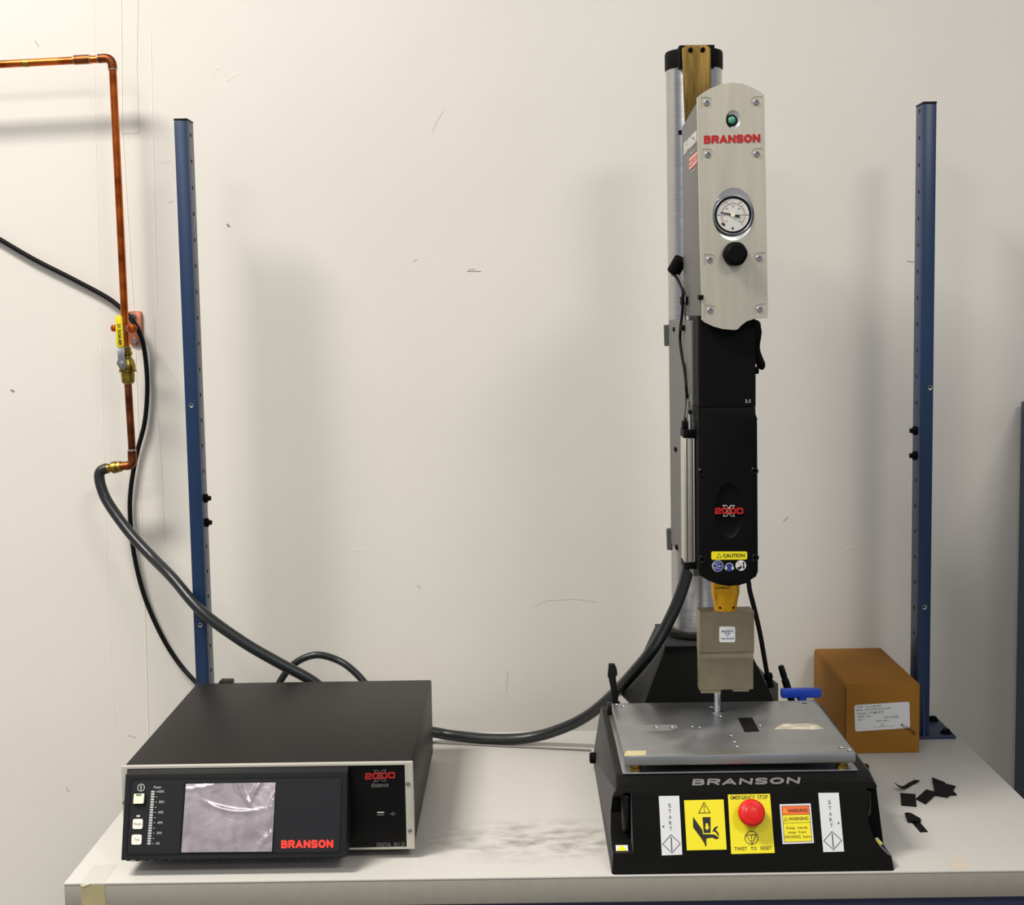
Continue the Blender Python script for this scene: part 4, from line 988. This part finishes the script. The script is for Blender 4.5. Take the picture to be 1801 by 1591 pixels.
# ================================================================== tooling plate on the press
tpz0, tpz1 = .1395, .155
tx0_, tx1_, ty0, ty1 = .1475, .4995, 2.092, 2.386
tplate = thing('tooling_plate', ((tx0_+tx1_)/2, (ty0+ty1)/2, .1285), 'machined aluminium tooling plate on the press base with drilled holes', 'plate')
tpl = box('plate', (tx0_, ty0, tpz0), (tx1_, ty1, tpz1), 'tool_plate', tplate, .0012)
for x in (tx0_+.018, tx1_-.018):
    for y in (ty0+.014, ty1-.014): lathe('standoff', [(.009, .1285), (.009, .133), (.0065, .1335), (.0065, tpz0)], (x, y, 0), (0, 0, 1), 'brass', tplate, 20)
PT = Face((0, 0, tpz1), (0, 0, 1))
HO = [((1083, 1239), .0042), ((1095, 1242), .0042), ((1153, 1279), .0038), ((1181, 1279), .0038), ((1217, 1278), .0036), ((1230, 1279), .0030), ((1250, 1244), .0050), ((1266, 1260), .0042), ((1336, 1276), .0036), ((1285, 1294), .0036), ((1291, 1305), .0036), ((1295, 1313), .0036), ((1415, 1236), .0046), ((1423, 1232), .0040), ((1479, 1315), .0042), ((1493, 1319), .0038)]
cb = bmesh.new()
for c, r in HO:
    p = PT.at(*c); bm_lathe(cb, [(r*.9, -.012), (r*.9, -.0007), (r*1.08, .0002), (r*1.08, .002)], p, (0, 0, 1), 20)
cut(tpl, cb)
for c, r in HO:
    p = PT.at(*c); lathe('hole', [(r*.9, -.0115), (r*.9, -.0040)], p, (0, 0, 1), 'hole', tplate, 16)
pin0 = PT.at(1262, 1252)
lathe('dowel_pin', [(.0088, 0), (.0088, .0015), (.0058, .002), (.0058, .030), (.0068, .031), (.0068, .052), (.005, .0535), (0, .0535)], pin0, (0, 0, 1), 'chrome', tplate, 24)
t_ = PT.sheet('masking_tape', [(1098.5, 1326), (1101, 1321.5), (1104, 1320), (1136, 1320), (1136, 1327.5), (1104, 1329), (1098, 1330.5)], 'tape', None, 0, .0004)
tag(t_, 'piece of cream masking tape on the front left corner of the tooling plate', 'tape')
t_ = PT.sheet('torn_paper', [(1362, 1281.5), (1378, 1272), (1400, 1272.5), (1434, 1272), (1448, 1281), (1430, 1282.5), (1400, 1282)], 'paper_torn', None, 0, .0003)
tag(t_, 'torn cream paper residue stuck on the right of the tooling plate', 'paper')
gst = PT.sheet('glue_stain', [(1112, 1279), (1120, 1275.5), (1150, 1274), (1188, 1274), (1193, 1279), (1180, 1284), (1150, 1285), (1118, 1285)], 'residue', tplate, 0, .00015)
cb = bmesh.new()
for c in ((1153, 1279), (1181, 1279)):
    p = PT.at(*c); bm_lathe(cb, [(.0042, -.002), (.0042, .002)], p, (0, 0, 1), 20)
cut(gst, cb)
s_ = PT.sheet('black_strip', [(1298, 1263), (1323, 1262.5), (1335, 1285.5), (1309.5, 1286.5)], 'scrap', None, 0, .0012)
tag(s_, 'black rectangular material sample lying on the tooling plate', 'material sample')

# ================================================================== blue T-handle key
kx, ky = .485, 2.432
tk = thing('t_handle_key', (kx, ky, .1255), 'T-handle hex key with a bright blue grip behind the tooling plate', 'hex key')
g0, g1 = at(1373.5, 1218.5, ky), at(1443.5, 1220, ky)
bm = bmesh.new(); bm_box(bm, (g0.x, ky-.008, g0.z-.0078), (g1.x, ky+.008, g0.z+.0078), .003, 3); from_bm('grip', bm, 'tool_blue', tk)
lathe('grip_neck', [(.0075, 0), (.0085, .012)], (kx, ky, g0.z-.018), (0, 0, 1), 'tool_blue', tk, 18)
cyl('key_shaft', (kx, ky, .1258), (kx, ky, g0.z-.006), .003, 'zinc', tk, 6)

# ================================================================== cardboard box
b0 = atz(1488, 1326, 0); b1 = atz(1616, 1322, 0)
kx0, kx1, ky0, ky1, kz = b0.x, b1.x, (b0.y+b1.y)/2, 2.855, .1305
kb = thing('cardboard_box', ((kx0+kx1)/2, (ky0+ky1)/2, 0), 'small brown cardboard carton with a white shipping label', 'box')
box('carton', (kx0, ky0, 0.0), (kx1, ky1, kz), 'cardboard', kb, .0022, 3)
box('side_flap', (kx0-.0012, ky0+.004, .002), (kx0+.001, ky1-.002, kz-.004), 'cardboard', kb, .0005)
box('lid_panel', (kx0+.002, ky0+.0015, kz-.001), (kx1-.002, ky1-.002, kz+.0016), 'cardboard', kb, .0008)
box('board_edge', (kx0-.0006, ky0-.0004, .003), (kx0+.0008, ky0+.0015, kz-.006), 'cardboard_edge', kb)
KF = Face((0, ky0, 0), (0, -1, 0))
q = [(1502.5, 1239.5), (1599.5, 1233.5), (1600.5, 1279.5), (1504, 1286)]
lab = KF.sheet('shipping_label', rrect(q, 4.5), 'label_white', kb, 0, .0005); q2 = [V(p) for p in q]
for s, u0, u1, v, h_ in (('EOP:  101-149-053', .05, .48, .13, .085), ('Model:  BOOSTER SILVER (RH)', .03, .66, .25, .085), ('Process:  COMPLETE', .05, .53, .37, .085), ('WIRO:  N/A', .05, .29, .49, .085), ('Qty: 1', .05, .17, .61, .085), ('WO: 775305', .53, .79, .58, .085), ('Made in Mexico', .39, .63, .68, .055), ('CP', .47, .52, .85, .07)):
    KF.txt(s, uv(u0, v), uv(u1, v), uv(u0, v-h_), 'print_grey', lab, .0005, .0007, .01)
KF.strokes('label_rule', [[uv(.33, .875), uv(.72, .875)]], .0004, 'print_grey', lab, closed=False)
KF.txt('AUDITED', (1582.5, 1275), (1609, 1293.5), (1585.5, 1270), 'print_black', kb, .0006, .0008, .01, name='stamp')
KF.strokes('stamp_line', [[(1579, 1278), (1590, 1286)], [(1590, 1287), (1603, 1297)]], .0005, 'print_grey', kb, .0006, .0008, closed=False)

# ================================================================== black scraps on the bench
def scrap(pp, label, z=0., name='rubber_scrap', curl=None):
    bm = bmesh.new(); pts = [atz(x, y, 0) for x, y in pp]
    bm_prism(bm, [V((p.x, p.y, z)) for p in pts], (0, 0, .0012))
    if curl:
        bmesh.ops.triangulate(bm, faces=bm.faces[:]); bmesh.ops.subdivide_edges(bm, edges=bm.edges[:], cuts=3)
        for v in bm.verts: v.co.z += curl(v.co)
    o = from_bm(name, bm, 'scrap', None, 30)
    tag(o, label, 'scrap', 'black offcuts on the right of the bench')
c_a = atz(1574, 1388, 0)
scrap([(1573, 1387), (1582, 1392.5), (1590, 1390), (1606, 1380), (1618, 1376), (1608, 1373), (1598, 1377), (1586, 1387), (1580, 1388)], 'curled narrow black offcut lying behind the other scraps nearest the press', .0003, curl=lambda c: .010*max(0, 1-abs(c.x-c_a.x)/.03)**2+.004*max(0, (c.x-.675)/.015))
scrap([(1583.5, 1395), (1610, 1397), (1612, 1419), (1585, 1416.5)], 'square black offcut touching the curled strip beside the press', 0.)
scrap([(1611, 1406), (1629, 1390), (1650, 1395), (1628, 1415)], 'diamond shaped black offcut in the middle of the scrap row', .0012)
scrap([(1639, 1369.5), (1662, 1378.5), (1670, 1395), (1668, 1404), (1645, 1400)], 'large pointed black offcut at the right end of the scrap row', .0024)
scrap([(1661, 1379), (1681, 1384), (1676, 1392), (1683, 1399), (1668, 1400), (1655, 1398)], 'star pointed black offcut overlapped at the far right of the scrap row', .0012)
scrap([(1591, 1434), (1604, 1433.5), (1619, 1441), (1620, 1446), (1606, 1449), (1596, 1447)], 'small folded black offcut lying on top in front of the scrap row', .0013, curl=lambda c: .003*math.exp(-((c.x-.62)/.008)**2))
scrap([(1596, 1437), (1610, 1437), (1632, 1463), (1618.5, 1463.5)], 'narrow black offcut under the small folded piece nearest the bench front', 0.)

# ================================================================== blue cabinet at the right
cxl = at(1795, 705, 2.865).x; czt = at(1795, 705, 2.865).z
cab = thing('blue_cabinet', (cxl+.3, 2.63, FLOOR), 'blue steel cabinet standing beyond the right end of the bench', 'cabinet')
box('cabinet_body', (cxl, 2.40, FLOOR+.06), (cxl+.6, 2.865, czt), 'blue', cab, .004)
box('plinth', (cxl+.02, 2.43, FLOOR), (cxl+.58, 2.85, FLOOR+.06), 'blue_dark', cab)
for k in range(2):
    d = box('door', (cxl+.008+k*.294, 2.383, FLOOR+.08), (cxl+.298+k*.294, 2.40, czt-.02), 'blue', cab, .002)
    x = cxl+.27 if k == 0 else cxl+.32
    cyl('handle', (x, 2.37, -.1), (x, 2.37, .05), .006, 'zinc', d, 14, .002)
